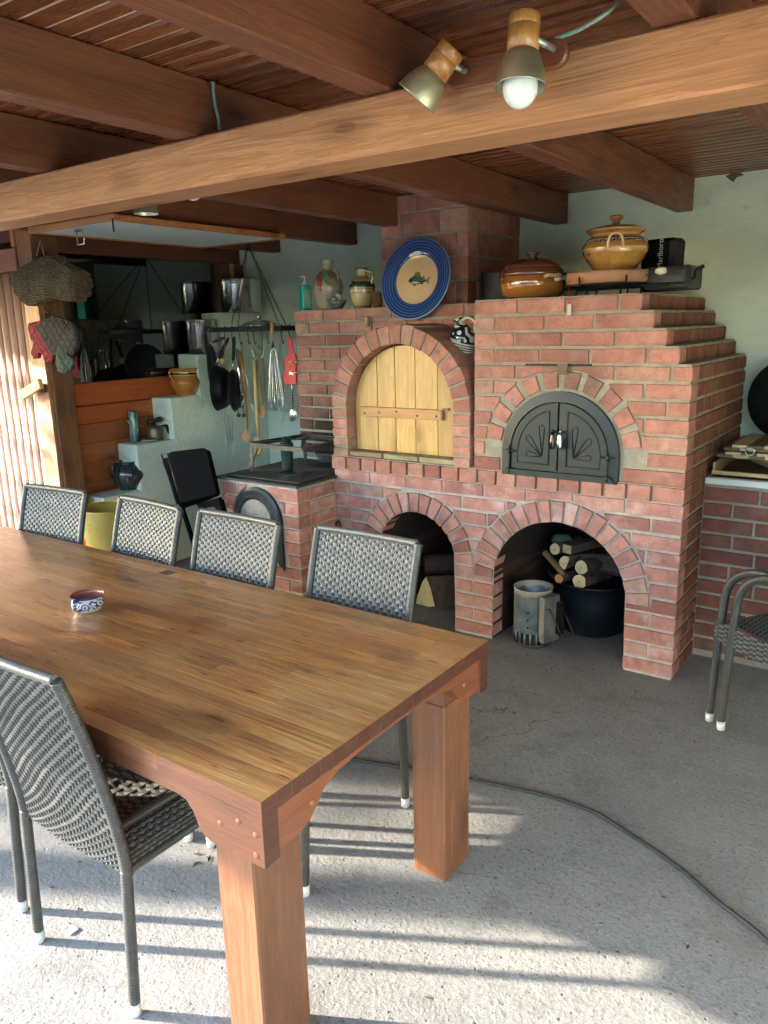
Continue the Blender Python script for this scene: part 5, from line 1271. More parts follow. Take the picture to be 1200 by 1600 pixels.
# enamel flask, blowlamp and shell saucer
p = Vector((-4.49, 3.335, .888)); x = M('streaked_enamel'); v = x.co('Object', (60, 60, 6)); nn = x.noise(v, 1, 4)
m_strk = x.set(x.mix(x.mapr(nn, .45, .6), (.02, .055, .055, 1), (.22, .33, .31, 1)), .2, coat=.5)
t = thing('enamel_flask', 'tall narrow streaked blue green flask on the second step', 'flask', p)
b = B(); b.lathe([(0, 0), (.036, 0), (.038, .004), (.036, .10), (.033, .15), (.032, .205), (.027, .212), (0, .213)], n=28); b.build('body', m_strk, t)
b = B(); b.prism([(.0, -.036, .12), (.0, -.052, .155), (.0, -.034, .148)], (.014, 0, 0)); b.build('spout', m_strk, t)
p = Vector((-4.44, 3.47, .888))
t = thing('blowlamp', 'old tarnished brass blowlamp beside the flask on the second step', 'blowlamp', p)
m_tbr = plain('tarnished_brass', (.16, .14, .09), .42, .7, bumpy=.2, var=.3)
b = B(); b.lathe([(0, 0), (.050, 0), (.053, .006), (.052, .085), (.044, .094), (0, .098)], n=32); b.build('tank', m_tbr, t)
b = B(); b.tube([(0, 0, .095), (0, 0, .125)], .012, 10); b.tube([(0, -.055, .128), (0, .055, .138)], .014, 10); b.tube([(0, .03, .135), (0, .062, .140)], .019, 12); b.tube([(0, .0, .13), (0, .0, .09)], .006, 8); b.tube([(0.0, -.05, .15), (0, -.05, .11)], .008, 8); b.build('burner', m_iron, t)
b = B(); b.tube(smooth_path([(.02, .04, .088), (.03, .075, .095), (.03, .092, .06), (.03, .108, .01)], 5), [.006]*6+[.012]*9+[.010], 10); b.build('handle', m_black, t)
p = Vector((-4.385, 3.38, .888)); b = B(); b.lathe([(0, .003), (.03, .004), (.052, .014), (.055, .018), (.03, .010), (0, .008)], p, n=22, wob=.08); single(b, 'shell_saucer', plain('shell_grey', (.45, .42, .34), .5, var=.2), 'small pale shell saucer in front of the blowlamp', 'saucer', p)

# ---- hanging pan rack ----
rc = Vector((-3.98, 4.08, 1.628)); rr = .40; ra = .30
ap = aY(387, 381, 4.08)
t = thing('pan_rack', 'black half round iron pan rack hung on chains under the rafters', 'rack', rc)
b = B(); P = []
ring = [(rc.x+rr*math.cos(2*PI*k/48), rc.y+ra*math.sin(2*PI*k/48)) for k in range(48)]
for k in range(48):
    p, q = ring[k], ring[(k+1) % 48]; b.face([(p[0], p[1], rc.z-.016), (q[0], q[1], rc.z-.016), (q[0], q[1], rc.z+.016), (p[0], p[1], rc.z+.016)])
    cx_, cy_ = rc.x, rc.y; s_ = .985
    p2, q2 = (cx_+(p[0]-cx_)*s_, cy_+(p[1]-cy_)*s_), (cx_+(q[0]-cx_)*s_, cy_+(q[1]-cy_)*s_)
    b.face([(p2[0], p2[1], rc.z+.016), (q2[0], q2[1], rc.z+.016), (q2[0], q2[1], rc.z-.016), (p2[0], p2[1], rc.z-.016)]); b.face([(p[0], p[1], rc.z+.016), (q[0], q[1], rc.z+.016), (q2[0], q2[1], rc.z+.016), (p2[0], p2[1], rc.z+.016)]); b.face([(p[0], p[1], rc.z-.016), (p2[0], p2[1], rc.z-.016), (q2[0], q2[1], rc.z-.016), (q[0], q[1], rc.z-.016)])
b.build('hoop', m_black, t, True)
b = B()
for k in range(-4, 5): xx = rc.x+k*.08; hh = ra*math.sqrt(max(0, 1-(k*.08/rr)**2)); b.tube([(xx, rc.y-hh*.98, rc.z), (xx, rc.y+hh*.98, rc.z)], .003, 6)
b.build('grid', m_black, t, True)
for (px, py) in ((361, 512), (372, 514), (447, 500), (437, 502)):
    e = aY(px, py, 3.83 if px in (372, 447) else 4.2); e.z = rc.z+.014
    n = int((ap-e).length/.021); b = B()
    for k in range(n):
        c_ = e.lerp(ap, (k+.5)/n); d = (ap-e).normalized(); a, f_ = frame(d)
        if k % 2: a = f_
        b.tube([c_+d*.013*math.cos(q)+a*.006*math.sin(q) for q in [2*PI*j/8 for j in range(8)]], .0017, 4, closed=True)
    b.build('chain', m_black, t, True)
b = B(); b.tube(smooth_path([ap+Vector((0, 0, -.01)), ap+Vector((.012, 0, -.02)), ap+Vector((.015, 0, .005)), ap+Vector((0, 0, .03)), ap+Vector((0, 0, .06))], 4), .003, 6); b.build('ceiling_hook', m_black, t, True)
yf = 3.80
hooks = [(352, 522), (388, 513), (397, 512), (418, 508), (440, 505), (452, 503), (375, 516), (363, 519)]
for px, py in hooks:
    c_ = aY(px, py, yf); c_.z = rc.z+.0
    b = B(); b.tube(smooth_path([c_+Vector((0, .012, .0)), c_+Vector((0, .0, .022)), c_+Vector((0, -.012, .0)), c_+Vector((0, -.006, -.05)), c_+Vector((0, -.006, -.085)), c_+Vector((.010, -.006, -.097)), c_+Vector((.018, -.006, -.08))], 4), .0028, 6); b.build('hook', m_black, t, True)
def H(px, py, y=yf-.02): return aY(px, py, y)
# glass lid on the rack
p = H(405, 503, 3.98); p.z = rc.z+.018
t = thing('pan_cover', 'clear glass pan lid with steel knob lying on the rack', 'lid', p)
b = B(); b.lathe([(.128, 0), (.13, .004), (.11, .02), (.07, .036), (.02, .044), (0, .045), (0, .042), (.07, .032), (.11, .016), (.128, 0)], n=40); b.build('dome', m_clear, t)
b = B(); b.lathe([(.126, 0), (.132, 0), (.132, .006), (.126, .006)], n=40); b.lathe([(0, .044), (.012, .044), (.01, .054), (.024, .066), (.022, .07), (0, .071)], n=20); b.build('rim_and_knob', m_steel, t)
# pans hanging at the left end
def pan(name, label, cx, cy, r, yaw, depth, top, hmat, lx=0, mat=m_black, Y=yf-.05, tilt=0):
    c_ = aY(cx, cy, Y); nrm_ = Vector((math.sin(yaw), -math.cos(yaw), tilt)).normalized()
    t = thing(name, label, name.replace('_', ' '), c_)
    b = B(); b.lathe([(0, 0), (r*.72, 0), (r*.88, depth*.35), (r, depth), (r+.004, depth+.001), (r+.001, depth+.004), (r*.86, depth*.42), (r*.70, .005), (0, .004)], c_, nrm_, 40); b.build('bowl', mat, t, True)
    tp = aY(top[0], top[1], yf-.02); e = c_+Vector((0, 0, r))+nrm_*depth
    b = B(); d = (tp-e); b.tube([e, e+d*.3], [.007, .008], 8); b.build('handle_joint', m_steelr, t, True)
    b = B(); b.tube([e+d*.28, e+d*.5, e+d*.9, tp], [.010, .012, .011, .008], 10); b.build('handle', hmat, t, True)
    return t
m_hred = plain('handle_oxblood', (.09, .012, .010), .3, coat=.4)
m_hblk = m_black
pan('frying_pan', 'small dark frying pan at the left end of the rack', 336, 571, .155, R(-34), .03, (350, 528), m_hred, mat=m_iron, Y=3.86)
pan('wok', 'deep black wok hanging edge on below the left end of the rack', 358, 606, .155, R(-60), .085, (357, 528), m_hblk, mat=m_black, Y=3.80)
pan('frying_pan', 'black frying pan hanging just right of the wok', 374, 610, .14, R(-58), .035, (366, 526), m_hblk, mat=m_black, Y=3.76)
def stick(name, label, cat, pts, rad, mat, extra=None, Y=yf-.03):
    P = [aY(px, py, Y) for px, py in pts]; t = thing(name, label, cat, P[0])
    b = B(); b.tube(P, rad, 10); b.build('handle', mat, t, True)
    if extra: extra(t, P)
    return t
def spoonhead(w, h, mat, th_=.012, concave=True):
    def f(t, P):
        c_ = P[-1]+Vector((0, -.004, -h*.5)); b = B()
        ax = Vector((math.sin(.3), -math.cos(.3), 0)).normalized()
        prof = [(0, .0), (.5, .001), (.85, .004), (1, .010), (.97, .013), (.8, .008), (.4, .005), (0, .004)]
        a, f_ = Vector((1, 0, 0)), Vector((0, 0, 1)); base = len(b.v); n = 24
        for (r, z) in prof:
            for j in range(n):
                q = 2*PI*j/n; b.v.append(c_+Vector((math.cos(q)*w*r, -z*1.0, math.sin(q)*h*.5*r)))
        for i in range(len(prof)-1):
            for j in range(n): b.f.append((base+i*n+j, base+i*n+(j+1) % n, base+(i+1)*n+(j+1) % n, base+(i+1)*n+j)); b.m.append(0); b.sm.append(True)
        b.build('spoon_bowl', mat, t, True)
    return f
stick('wooden_spoon', 'long dark wooden spoon hanging lowest behind the fork tongs', 'spoon', [(378, 535), (383, 600), (386, 672)], [.006, .007, .010], m_spoon, spoonhead(.036, .085, m_spoon), yf)
stick('wooden_spoon', 'long pale wooden spoon hanging down in front of the hob stand', 'spoon', [(397, 563), (401, 640), (404, 682)], [.013, .012, .011], m_spoonl, spoonhead(.042, .125, m_spoon), yf-.04)
stick('wooden_spoon', 'brown wooden spoon right beside the pale ladle handle', 'spoon', [(401, 562), (405, 600), (411, 630)], [.007, .008, .009], m_spoon, spoonhead(.032, .09, m_spoon), yf-.01)
stick('wooden_mallet', 'small wooden ball headed stick beside the wok handle', 'mallet', [(353, 535), (347, 560)], [.006, .006], m_hred, lambda t, P: B().lathe([(0, .022), (.016, .016), (.022, 0), (.016, -.016), (0, -.022)], P[-1]-Vector((0, 0, .02)), n=16).build('ball', m_spoonl, t, True))
def prongs(t, P):
    e = P[-1]; b = B()
    b.tube([e+Vector((-.012, 0, 0)), e+Vector((-.012, 0, -.085)), e+Vector((.014, 0, -.085)), e+Vector((.014, 0, 0)), e+Vector((-.012, 0, 0))], .004, 6); b.build('steel_loop', m_steel, t, True)
stick('steel_spatula', 'bright steel spatula with a looped end hanging left of centre', 'spatula', [(370, 545), (373, 580), (377, 618)], [.006, .012, .011], m_steel, prongs, yf-.05)
stick('grill_fork', 'brown handled tongs hanging behind the bright spatula', 'tongs', [(374, 548), (381, 590), (384, 622)], [.010, .013, .010], m_spoon, None, yf-.02)
P = [aY(376, 548, yf-.04), aY(385, 590, yf-.04), aY(394, 628, yf-.04), aY(396, 637, yf-.04)]
b = B(); b.tube(P[:3], .003, 6); b.tube([P[2], P[2]+Vector((-.012, 0, -.035)), P[3]+Vector((0, 0, -.03)), P[2]+Vector((.010, 0, -.035)), P[2]], .0028, 6)
single(b, 'wire_skewer', m_steelr, 'thin steel wire skewer with a looped tip slanting down', 'skewer', P[0])
# barbecue skewer forks below the pans
for k, (a_, c_, L) in enumerate((((347, 632), (357, 690), 'leftmost of the long two pronged skewers below the wok'), ((354, 640), (361, 690), 'middle of the long two pronged skewers below the wok'), ((362, 640), (364, 690), 'rightmost of the long two pronged skewers below the wok'))):
    P = [aY(*a_, yf+.06), aY(*c_, yf+.06)]; b = B(); b.tube([P[0]+Vector((0, 0, .25)), P[0], P[1]], .0032, 5)
    for s_ in (-1, 1): b.tube(smooth_path([P[1], P[1]+Vector((s_*.014, 0, -.015)), P[1]+Vector((s_*.012, 0, -.06)), P[1]+Vector((s_*.010, 0, -.10))], 3), .002, 5)
    single(b, 'skewer_fork', m_steelr, L, 'skewer', P[0], 'long skewers below the wok')
for k, (px, L) in enumerate(((373, 'left of two dark round knobs below the frying pan'), (381, 'right of two dark round knobs below the frying pan'))):
    p = aY(px, 649, yf-.02); b = B(); b.tube([p+Vector((-.01, 0, .07)), p+Vector((0, 0, .015))], .003, 6); b.lathe([(0, .014), (.012, .01), (.016, 0), (.012, -.01), (0, -.014)], p, n=14); single(b, 'knobbed_skewer', plain('knob_green', (.02, .04, .03), .4) if k == 0 else bpy.data.materials['knob_green'], L, 'skewer', p, 'knobbed skewers')
# wire grill baskets and whisk
def basket(name, label, x0, x1, y0, y1, Y, nx, ny, mat):
    A, Bq, C_ = aY(x0, y0, Y), aY(x1, y0, Y), aY(x0, y1, Y); b = B(); W_ = (Bq-A).length; H_ = A.z-C_.z
    for i in range(nx+1): b.tube([A+Vector((W_*i/nx, 0, 0)), A+Vector((W_*i/nx, 0, -H_))], .0019, 4, caps=False)
    for j in range(ny+1): b.tube([A+Vector((0, -.002, -H_*j/ny)), A+Vector((W_, -.002, -H_*j/ny))], .0019, 4, caps=False)
    b.tube([A, A+Vector((W_, 0, 0)), A+Vector((W_, 0, -H_)), A+Vector((0, 0, -H_))], .0028, 6, closed=True)
    mid = A+Vector((W_/2, 0, 0)); tp = Vector((mid.x, Y, rc.z-.09)); b.tube([mid+Vector((-.03, 0, 0)), tp, mid+Vector((.03, 0, 0))], .0025, 6)
    single(b, name, mat, label, 'grill basket', A)
basket('grill_basket', 'square wire grill basket hanging flat at the back of the rack', 412, 468, 575, 640, 4.0, 12, 16, m_zinc)
p = aY(430, 560, yf); t = thing('wire_whisk', 'steel wire whisk with wooden handle hanging in front of the baskets', 'whisk', p)
b = B(); b.tube([aY(425, 503, yf-.03), aY(425, 532, yf-.03)], .011, 10); b.build('handle', m_spoon, t, True)
b = B(); t0 = aY(426, 532, yf-.03)
for k in range(5):
    a = PI*k/5; w_ = .055; P = []
    for q in range(17):
        s_ = q/16; rad = w_*math.sin(PI*s_)**.7*.9; P.append(t0+Vector((math.cos(a)*rad*(1 if True else -1), math.sin(a)*rad, -.46*min(s_, 1-s_)*2*.5*2)))
    b.tube([t0+Vector((math.cos(a)*w_*g, math.sin(a)*w_*g, z)) for g, z in ((0, 0), (.35, -.08), (.62, -.20), (.9, -.36), (.75, -.43), (0, -.45), (-.75, -.43), (-.9, -.36), (-.62, -.2), (-.35, -.08), (0, 0))], .0016, 5)
b.build('loops', m_steel, t, True)
b = B(); P = [aY(*q, yf+.02) for q in ((398, 560), (394, 545), (400, 552), (408, 560), (412, 548), (402, 542))]; b.tube(smooth_path(P, 3), .0025, 5); single(b, 'wire_hanger', m_steel, 'tangled bright steel hook clips at the middle of the rack', 'hook', P[0])
# red grater-like board
t = thing('red_fish_scaler', 'bright red plastic utensil with slots hanging at the right end of the rack', 'utensil', aY(455, 570, yf-.03))
Yr = yf-.035
pl = [(446, 557), (450, 553), (461, 553), (462, 560), (462, 600), (447, 602), (443, 596), (442, 586), (446, 578), (444, 570), (444, 560)]
b = B(); b.prism([aY(px, py, Yr) for px, py in pl][::-1], (0, .012, 0), ch=.003); b.prism([aY(px, py, Yr) for px, py in ((450, 528), (455, 527), (459, 554), (451, 554))], (0, .008, 0)); b.build('plate', m_red, t, True)
b = B(); c_ = aY(454, 566, Yr-.003); b.obox(c_, ((1, 0, 0), (0, 1, 0), (0, 0, 1)), (.018, .003, .008)); b.build('slot', plain('slot_tan', (.45, .25, .12), .5), t, True)
b = B(); c_ = aY(458, 566, Yr-.01); b.tube([c_, c_+Vector((.04, 0, .003))], .006, 8); c_ = aY(457, 582, Yr-.01); b.tube([c_, c_+Vector((.045, 0, 0))], .006, 8); b.obox(aY(456, 583, Yr-.006), ((1, 0, 0), (0, 1, 0), (0, 0, 1)), (.018, .005, .008)); b.build('metal_studs', m_steelr, t, True, kind='stuff')
# ladle
P = [aY(456, 603, yf), aY(458, 643, yf)]
t = thing('steel_ladle', 'dark bowled steel ladle hanging under the red utensil', 'ladle', P[0])
b = B(); b.tube([P[0]+Vector((0, 0, .2)), P[0], P[1]], .005, 8); b.build('handle', m_steel, t, True)
b = B(); b.lathe([(0, -.018), (.03, -.012), (.046, .004), (.049, .012), (.046, .012), (.03, -.006), (0, -.012)], P[1]+Vector((.012, -.0, -.022)), (-.3, -1, .35), 28, sy=1); b.build('bowl', m_steelr, t, True)
# stick leaning behind the stove
P = [aY(400, 705, 3.70), aY(374, 768, 3.62)]; b = B(); b.tube([P[0]+Vector((.02, 0, .06)), P[0], P[1]], .012, 10); single(b, 'broom_handle', m_spoon, 'wooden handle leaning behind the left side of the stove', 'handle', P[1])

# ---- basket, mitts on the corner post ----
t = thing('wicker_basket', 'crumpled woven straw basket hanging upside down on the corner post', 'basket', (-4.44, 2.68, 2.0))
x = M('straw'); v = x.co('Object', (35, 35, 9)); n1 = x.noise(v, 1.2, 5, .7, 1.5); wv = x.wave(x.co('Object', (1, 1, 1)), 34, 6, 3, dir='Z')
m_straw = x.set(x.mix(x.math('MULTIPLY', x.mapr(wv, .2, .8), x.mapr(n1, .35, .6)), (.09, .06, .03, 1), (.36, .27, .17, 1)), .85, x.bump(x.math('ADD', wv, n1), 1, .012))
Yb_ = 2.66
outl = [(71, 399), (80, 399), (90, 408), (104, 417), (121, 428), (125, 440), (124, 458), (114, 470), (104, 471), (92, 466), (80, 465), (62, 470), (48, 479), (42, 477), (38, 467), (26, 452), (17, 436), (30, 427), (48, 413), (60, 403)]
pl = [aY(px, py, Yb_) for px, py in outl]; ce = aY(72, 440, Yb_)
b = B(); nL = 7
lay_ = []
for k in range(nL+1):
    s_ = 1-(k/nL)**3*.45; yo = -.05*math.sin(PI/2*k/nL)
    lay_.append([ce+(p-ce)*s_+Vector((0, yo+.018*math.sin(i*2.1)*math.sin(PI*k/nL), -.0)) for i, p in enumerate(pl)])
n = len(pl)
lay_ = [[p+Vector((0, .08, 0)) for p in pl]]+lay_
base = 0
for L in lay_: b.v += L
for k in range(len(lay_)-1):
    for i in range(n): b.f.append((k*n+i, k*n+(i+1) % n, (k+1)*n+(i+1) % n, (k+1)*n+i)); b.m.append(0); b.sm.append(True)
b.f.append(tuple((len(lay_)-1)*n+i for i in range(n))); b.m.append(0); b.sm.append(True)
b.f.append(tuple(range(n-1, -1, -1))); b.m.append(0); b.sm.append(False)
body = b.build('body', m_straw, t, True)
bm = bmesh.new(); bm.from_mesh(body.data); bmesh.ops.subdivide_edges(bm, edges=bm.edges[:], cuts=2, use_grid_fill=True, smooth=.0)
for v_ in bm.verts: v_.co += v_.normal*(.006*math.sin(v_.co.z*190+v_.co.x*60))
bm.to_mesh(body.data); bm.free()
# woven twigs over it
r = random.Random(8); b = B()
for k in range(46):
    y0 = 402+76*k/45; off = r.uniform(-1, 1)
    def yy(x_): return y0+off*.3+9*math.sin((x_-20)/105*PI)*(-1)+4
    ins = []; x_ = 15
    def inside(px, py):
        c_ = False
        for q in range(len(outl)):
            (xa, ya_), (xb, yb2) = outl[q-1], outl[q]
            if (ya_ > py) != (yb2 > py) and px < (xb-xa)*(py-ya_)/(yb2-ya_)+xa: c_ = not c_
        return c_
    run = []
    while x_ < 128:
        if inside(x_, yy(x_)):
            e = min(1, min(x_-15, 128-x_)/22); run.append(aY(x_, yy(x_)+r.uniform(-.5, .5), Yb_-.012-.052*math.sqrt(max(0, e))+.012*math.sin(x_*.16)+r.uniform(-.002, .002)))
        else:
            if len(run) > 2: b.tube(run, .0034, 4, caps=False)
            run = []
        x_ += 3
    if len(run) > 2: b.tube(run, .0034, 4, caps=False)
b.build('straw_strands', m_straw, t, True, kind='stuff')
b = B(); b.tube([aY(57, 400, Yb_), aY(63, 375, 2.70), aY(69, 399, Yb_)], .0035, 6); b.build('hanging_loop', m_spoonl, t, True)
def mitt(name, label, pts, Y, mat, th_=.03):
    P = [aY(px, py, Y) for px, py in pts]; ce = sum(P, Vector())/len(P); b = B()
    b.prism(P, (0, th_, 0)); o = b.build(name, mat, None, loc=ce)
    bm = bmesh.new(); bm.from_mesh(o.data); bmesh.ops.triangulate(bm, faces=bm.faces[:]); bmesh.ops.subdivide_edges(bm, edges=bm.edges[:], cuts=2, use_grid_fill=True)
    for _ in range(5): bmesh.ops.smooth_vert(bm, verts=bm.verts[:], factor=.5, use_axis_x=False, use_axis_y=True, use_axis_z=False)
    for f in bm.faces: f.smooth = True
    bm.to_mesh(o.data); bm.free()
    for v_ in o.data.vertices: v_.co.y += .004*math.sin(v_.co.x*55+v_.co.z*40)+.003*math.sin(v_.co.z*90-v_.co.x*70)
    return tag(o, label, 'oven mitt', 'oven mitts on the corner post')
def quilt(name, c, c2, sc_=1):
    x = M(name); v = x.co('Object', (1, 1, 1)); mp = x.n.new('ShaderNodeMapping'); mp.inputs['Rotation'].default_value = (0, R(42), 0); x.link(v, mp.inputs[0])
    a = x.wave(mp.outputs[0], 7, 0, 0, dir='X'); c_ = x.wave(mp.outputs[0], 7, 0, 0, dir='Z'); n = x.noise(v, 14, 4)
    m_ = x.math('MULTIPLY', x.mapr(a, 0, .25), x.mapr(c_, 0, .25))
    return x.set(x.mix(x.math('MULTIPLY', x.mapr(m_, 0, .6, .55, 1), x.mapr(n, .3, .7, .6, 1)), c2, c), .85, x.bump(x.math('ADD', m_, n), .8, .012))
mitt('oven_mitt', 'red quilted oven mitt on the corner post', [(42, 505), (66, 500), (72, 520), (76, 545), (83, 556), (79, 569), (70, 565), (66, 556), (61, 549), (57, 560), (51, 561), (48, 552), (49, 535), (45, 520)], 2.64, quilt('mitt_red', (.22, .002, .012, 1), (.10, .001, .006, 1)))
mitt('oven_mitt', 'dark grey quilted oven mitt over the red one', [(53, 510), (80, 493), (112, 503), (120, 520), (118, 545), (112, 560), (98, 562), (92, 552), (84, 556), (76, 550), (68, 532)], 2.58, quilt('mitt_grey', (.013, .012, .0105, 1), (.006, .0055, .005, 1)))
mitt('oven_mitt', 'dark green patterned oven mitt below the grey one', [(88, 545), (96, 546), (104, 553), (112, 560), (114, 568), (108, 578), (98, 585), (88, 580), (85, 568), (86, 555)], 2.575, quilt('mitt_green', (.035, .065, .042, 1), (.012, .02, .014, 1)))
b = B(); p = aY(74, 492, 2.62); b.tube([p+Vector((.0+.02*math.cos(q), 0, .02*math.sin(q))) for q in [PI*k/8 for k in range(9)]], .007, 6); single(b, 'mitt_hook', m_black, 'black hook holding the oven mitts on the post', 'hook', p)

# ---- black case on its stand, yellow drum ----
t = thing('black_grill_case', 'black plastic folding case tilted open on black struts behind the chairs', 'case', (-3.6, 3.0, 0))
def slab(b, quad, off0, off1, ch=.02, mi=0):
    P = [Vector(q) for q in quad]; n = (P[1]-P[0]).cross(P[3]-P[0]).normalized()
    if n.y > 0: n = -n
    # rounded outline
    out = []
    for i in range(4):
        p0, p1, p2 = P[i-1], P[i], P[(i+1) % 4]; a = (p0-p1).normalized()*ch; c_ = (p2-p1).normalized()*ch
        for k in range(5): s_ = k/4; out.append(p1+a*(1-s_)**2+c_*s_**2)
    b.prism([p+n*off1 for p in out], -n*(off1-off0), ch=.004)
Q = [aY(262, 706, 2.98), aY(322, 699, 3.06), aY(339, 772, 2.98), aY(283, 786, 2.90)]
b = B(); slab(b, Q, -.045, 0, .03); b.build('front_shell', m_case, t, True)
Q2 = [aY(245, 712, 2.99), aY(312, 700, 3.12), aY(328, 772, 3.04), aY(274, 790, 2.91)]
b = B(); slab(b, Q2, -.075, -.048, .03); b.build('rear_shell', m_case, t, True)
b = B(); b.tube([aY(262, 708, 2.995), aY(283, 786, 2.915)], .006, 6); b.tube([aY(252, 710, 3.0), aY(277, 788, 2.92)], .006, 6); b.build('edge_rib', m_black, t, True)
b = B(); b.tube([aY(282, 785, 2.95), aY(303, 850, 2.9), aY(307, 900, 2.88)], .016, 8); b.tube([aY(345, 782, 3.0), aY(350, 812, 2.96), aY(352, 900, 2.95)], .02, 8); b.build('strut', m_case, t, True)
b = B(); b.prism([aY(px, py, 2.97) for px, py in ((306, 788), (340, 778), (349, 800), (344, 802), (334, 792), (318, 794), (316, 800))], (0, .03, 0)); b.build('hinge_plate', m_case, t, True)
t = thing('yellow_drum', 'dented yellow metal drum with wire handle behind the far chairs', 'drum', (-3.965, 2.72, 0))
x = M('yellow_paint'); v = x.co('Object', (1, 1, 1)); n = x.noise(x.co('Object', (1, 1, 4)), 9, 6, .7); n2 = x.noise(v, 6, 3)
c = x.mix(x.mapr(n2, .4, .7, 0, .5), (.45, .33, .05, 1), (.50, .44, .22, 1)); c = x.mix(x.mapr(n, .60, .66), c, (.10, .08, .04, 1)); m_yel = x.set(c, .45, x.bump(n2, .4, .02))
b = B(); b.lathe([(0, 0), (.165, 0), (.168, .01), (.166, .30), (.170, .31), (.166, .32), (.166, .60), (.172, .606), (.170, .614), (.162, .612), (.16, .5), (0, .5)], n=44, wob=.012); b.build('body', m_yel, t)
b = B(); p = aY(130, 848, 2.56)-t.location; b.face([p+Vector(q) for q in ((-.05, 0, 0), (-.005, 0, -.045), (.04, 0, 0), (-.005, 0, .045))]); b.build('hazard_mark', m_red, t)
b = B(); b.tube(smooth_path([(-.10, -.13, .61), (-.11, -.15, .66), (-.06, -.16, .68), (-.02, -.16, .655), (-.03, -.155, .62)], 4), .005, 6); b.build('wire_handle', m_brass, t)

# ---- things under arch 2 ----
p = Vector((-1.385, 3.86, 0)); t = thing('black_bucket', 'black rubber bucket full of cut firewood under the right arch', 'bucket', p); t.scale = (1, 1, .80)
b = B(); b.lathe([(0, .003), (.155, .003), (.165, .012), (.192, .24), (.203, .345), (.213, .352), (.210, .362), (.196, .356), (.185, .24), (0, .22)], n=48, wob=.01); b.build('body', m_bin, t)
for sg in (-1, 1):
    b = B(); b.tube(smooth_path([(sg*.20, -.06, .33), (sg*.235, -.05, .37), (sg*.235, .05, .37), (sg*.20, .06, .33)], 5), .011, 8); b.build('handle', m_bin, t)
GL = 'firewood logs in the bucket'
def log(label, px, py, Y, r0, L, d, cut, half=0, seed=0, group=GL, endm=None):
    c_ = aY(px, py, Y); d = Vector(d).normalized(); a, f_ = frame(d); rg2 = random.Random(seed); n = 20; prof = []
    for j in range(n):
        q = 2*PI*j/n; rr2 = r0*(1+rg2.uniform(-.05, .05)); 
        if half and math.cos(q-half) > .25: rr2 = r0*.25/math.cos(q-half)
        prof.append(a*math.cos(q)*rr2+f_*math.sin(q)*rr2)
    b = B(); b.face([c_+p_ for p_ in prof], mi=1); b.face([c_+d*L+p_ for p_ in prof][::-1], mi=1)
    NS = 6; ring_ = [prof]+[[p_*(1+rg2.uniform(-.10, .07)) for p_ in prof] for _ in range(NS-1)]+[prof]
    for q in range(NS):
        for j in range(n): b.face([c_+d*L*q/NS+ring_[q][j], c_+d*L*q/NS+ring_[q][(j+1) % n], c_+d*L*(q+1)/NS+ring_[q+1][(j+1) % n], c_+d*L*(q+1)/NS+ring_[q+1][j]], mi=0)
    for k_, v_ in enumerate(b.v): pass
    o = b.build('firewood_log', [m_bark, endm or m_cutend], None, loc=c_); tag(o, label, 'log', group)
dd = (.12, .98, -.12)
log('round pale log end resting lowest on the bucket rim', 905, 909, 3.68, .037, .30, dd, 1, seed=1)
log('round cut log end just right of centre in the bucket', 908, 887, 3.74, .037, .28, (.2, .97, -.1), 1, seed=2)
log('half round split log end at the centre of the bucket', 884, 880, 3.72, .038, .28, dd, 1, half=.3, seed=3)
log('round log end with a dark split at the top left of the bucket', 867, 858, 3.78, .031, .25, (.15, .98, -.05), 1, seed=4)
log('small reddish log end at the left rim of the bucket', 873, 904, 3.68, .024, .28, dd, 1, seed=5, endm=wood('red_cut', (.48, .22, .09), 'Z', .7, 0, False, .2))
c_ = aY(886, 858, 3.79); d = Vector((.35, .93, .0)).normalized(); b = B(); b.obox(c_+d*.14, (d, Vector((0, 0, 1)), d.cross(Vector((0, 0, 1)))), (.14, .022, .028), 0); b.obox(c_, (d, Vector((0, 0, 1)), d.cross(Vector((0, 0, 1)))), (.002, .0225, .0285), 1)
o = b.build('square_billet', [m_bark, m_cutend], None, loc=c_); tag(o, 'square sawn billet lying on top of the bucket', 'billet', GL)
A, C_ = aY(850, 862, 3.74), aY(882, 898, 3.70); d = (C_-A).normalized(); b = B(); b.obox((A+C_)/2, (d, Vector((0, 1, 0)), d.cross(Vector((0, 1, 0)))), ((C_-A).length/2, .012, .011)); o = b.build('split_stick', m_boxd, None, loc=(A+C_)/2); tag(o, 'thin split stick leaning at the left of the bucket', 'stick', GL)
log('dark log lying crosswise high in the bucket', 900, 872, 3.86, .030, .26, (.9, .35, .0), 1, seed=7)
log('mossy log behind the round cut ends in the bucket', 915, 880, 3.88, .034, .2, (.9, .2, -.1), 1, seed=8)
c_ = aY(876, 843, 3.9); b = B(); b.lathe([(0, -.03), (.045, -.024), (.055, 0), (.04, .028), (0, .032)], c_, n=16, wob=.25); single(b, 'green_rag', plain('rag_green', (.05, .10, .075), .8, bumpy=.6), 'crumpled dark green rag lying on top of the logs', 'rag', c_)
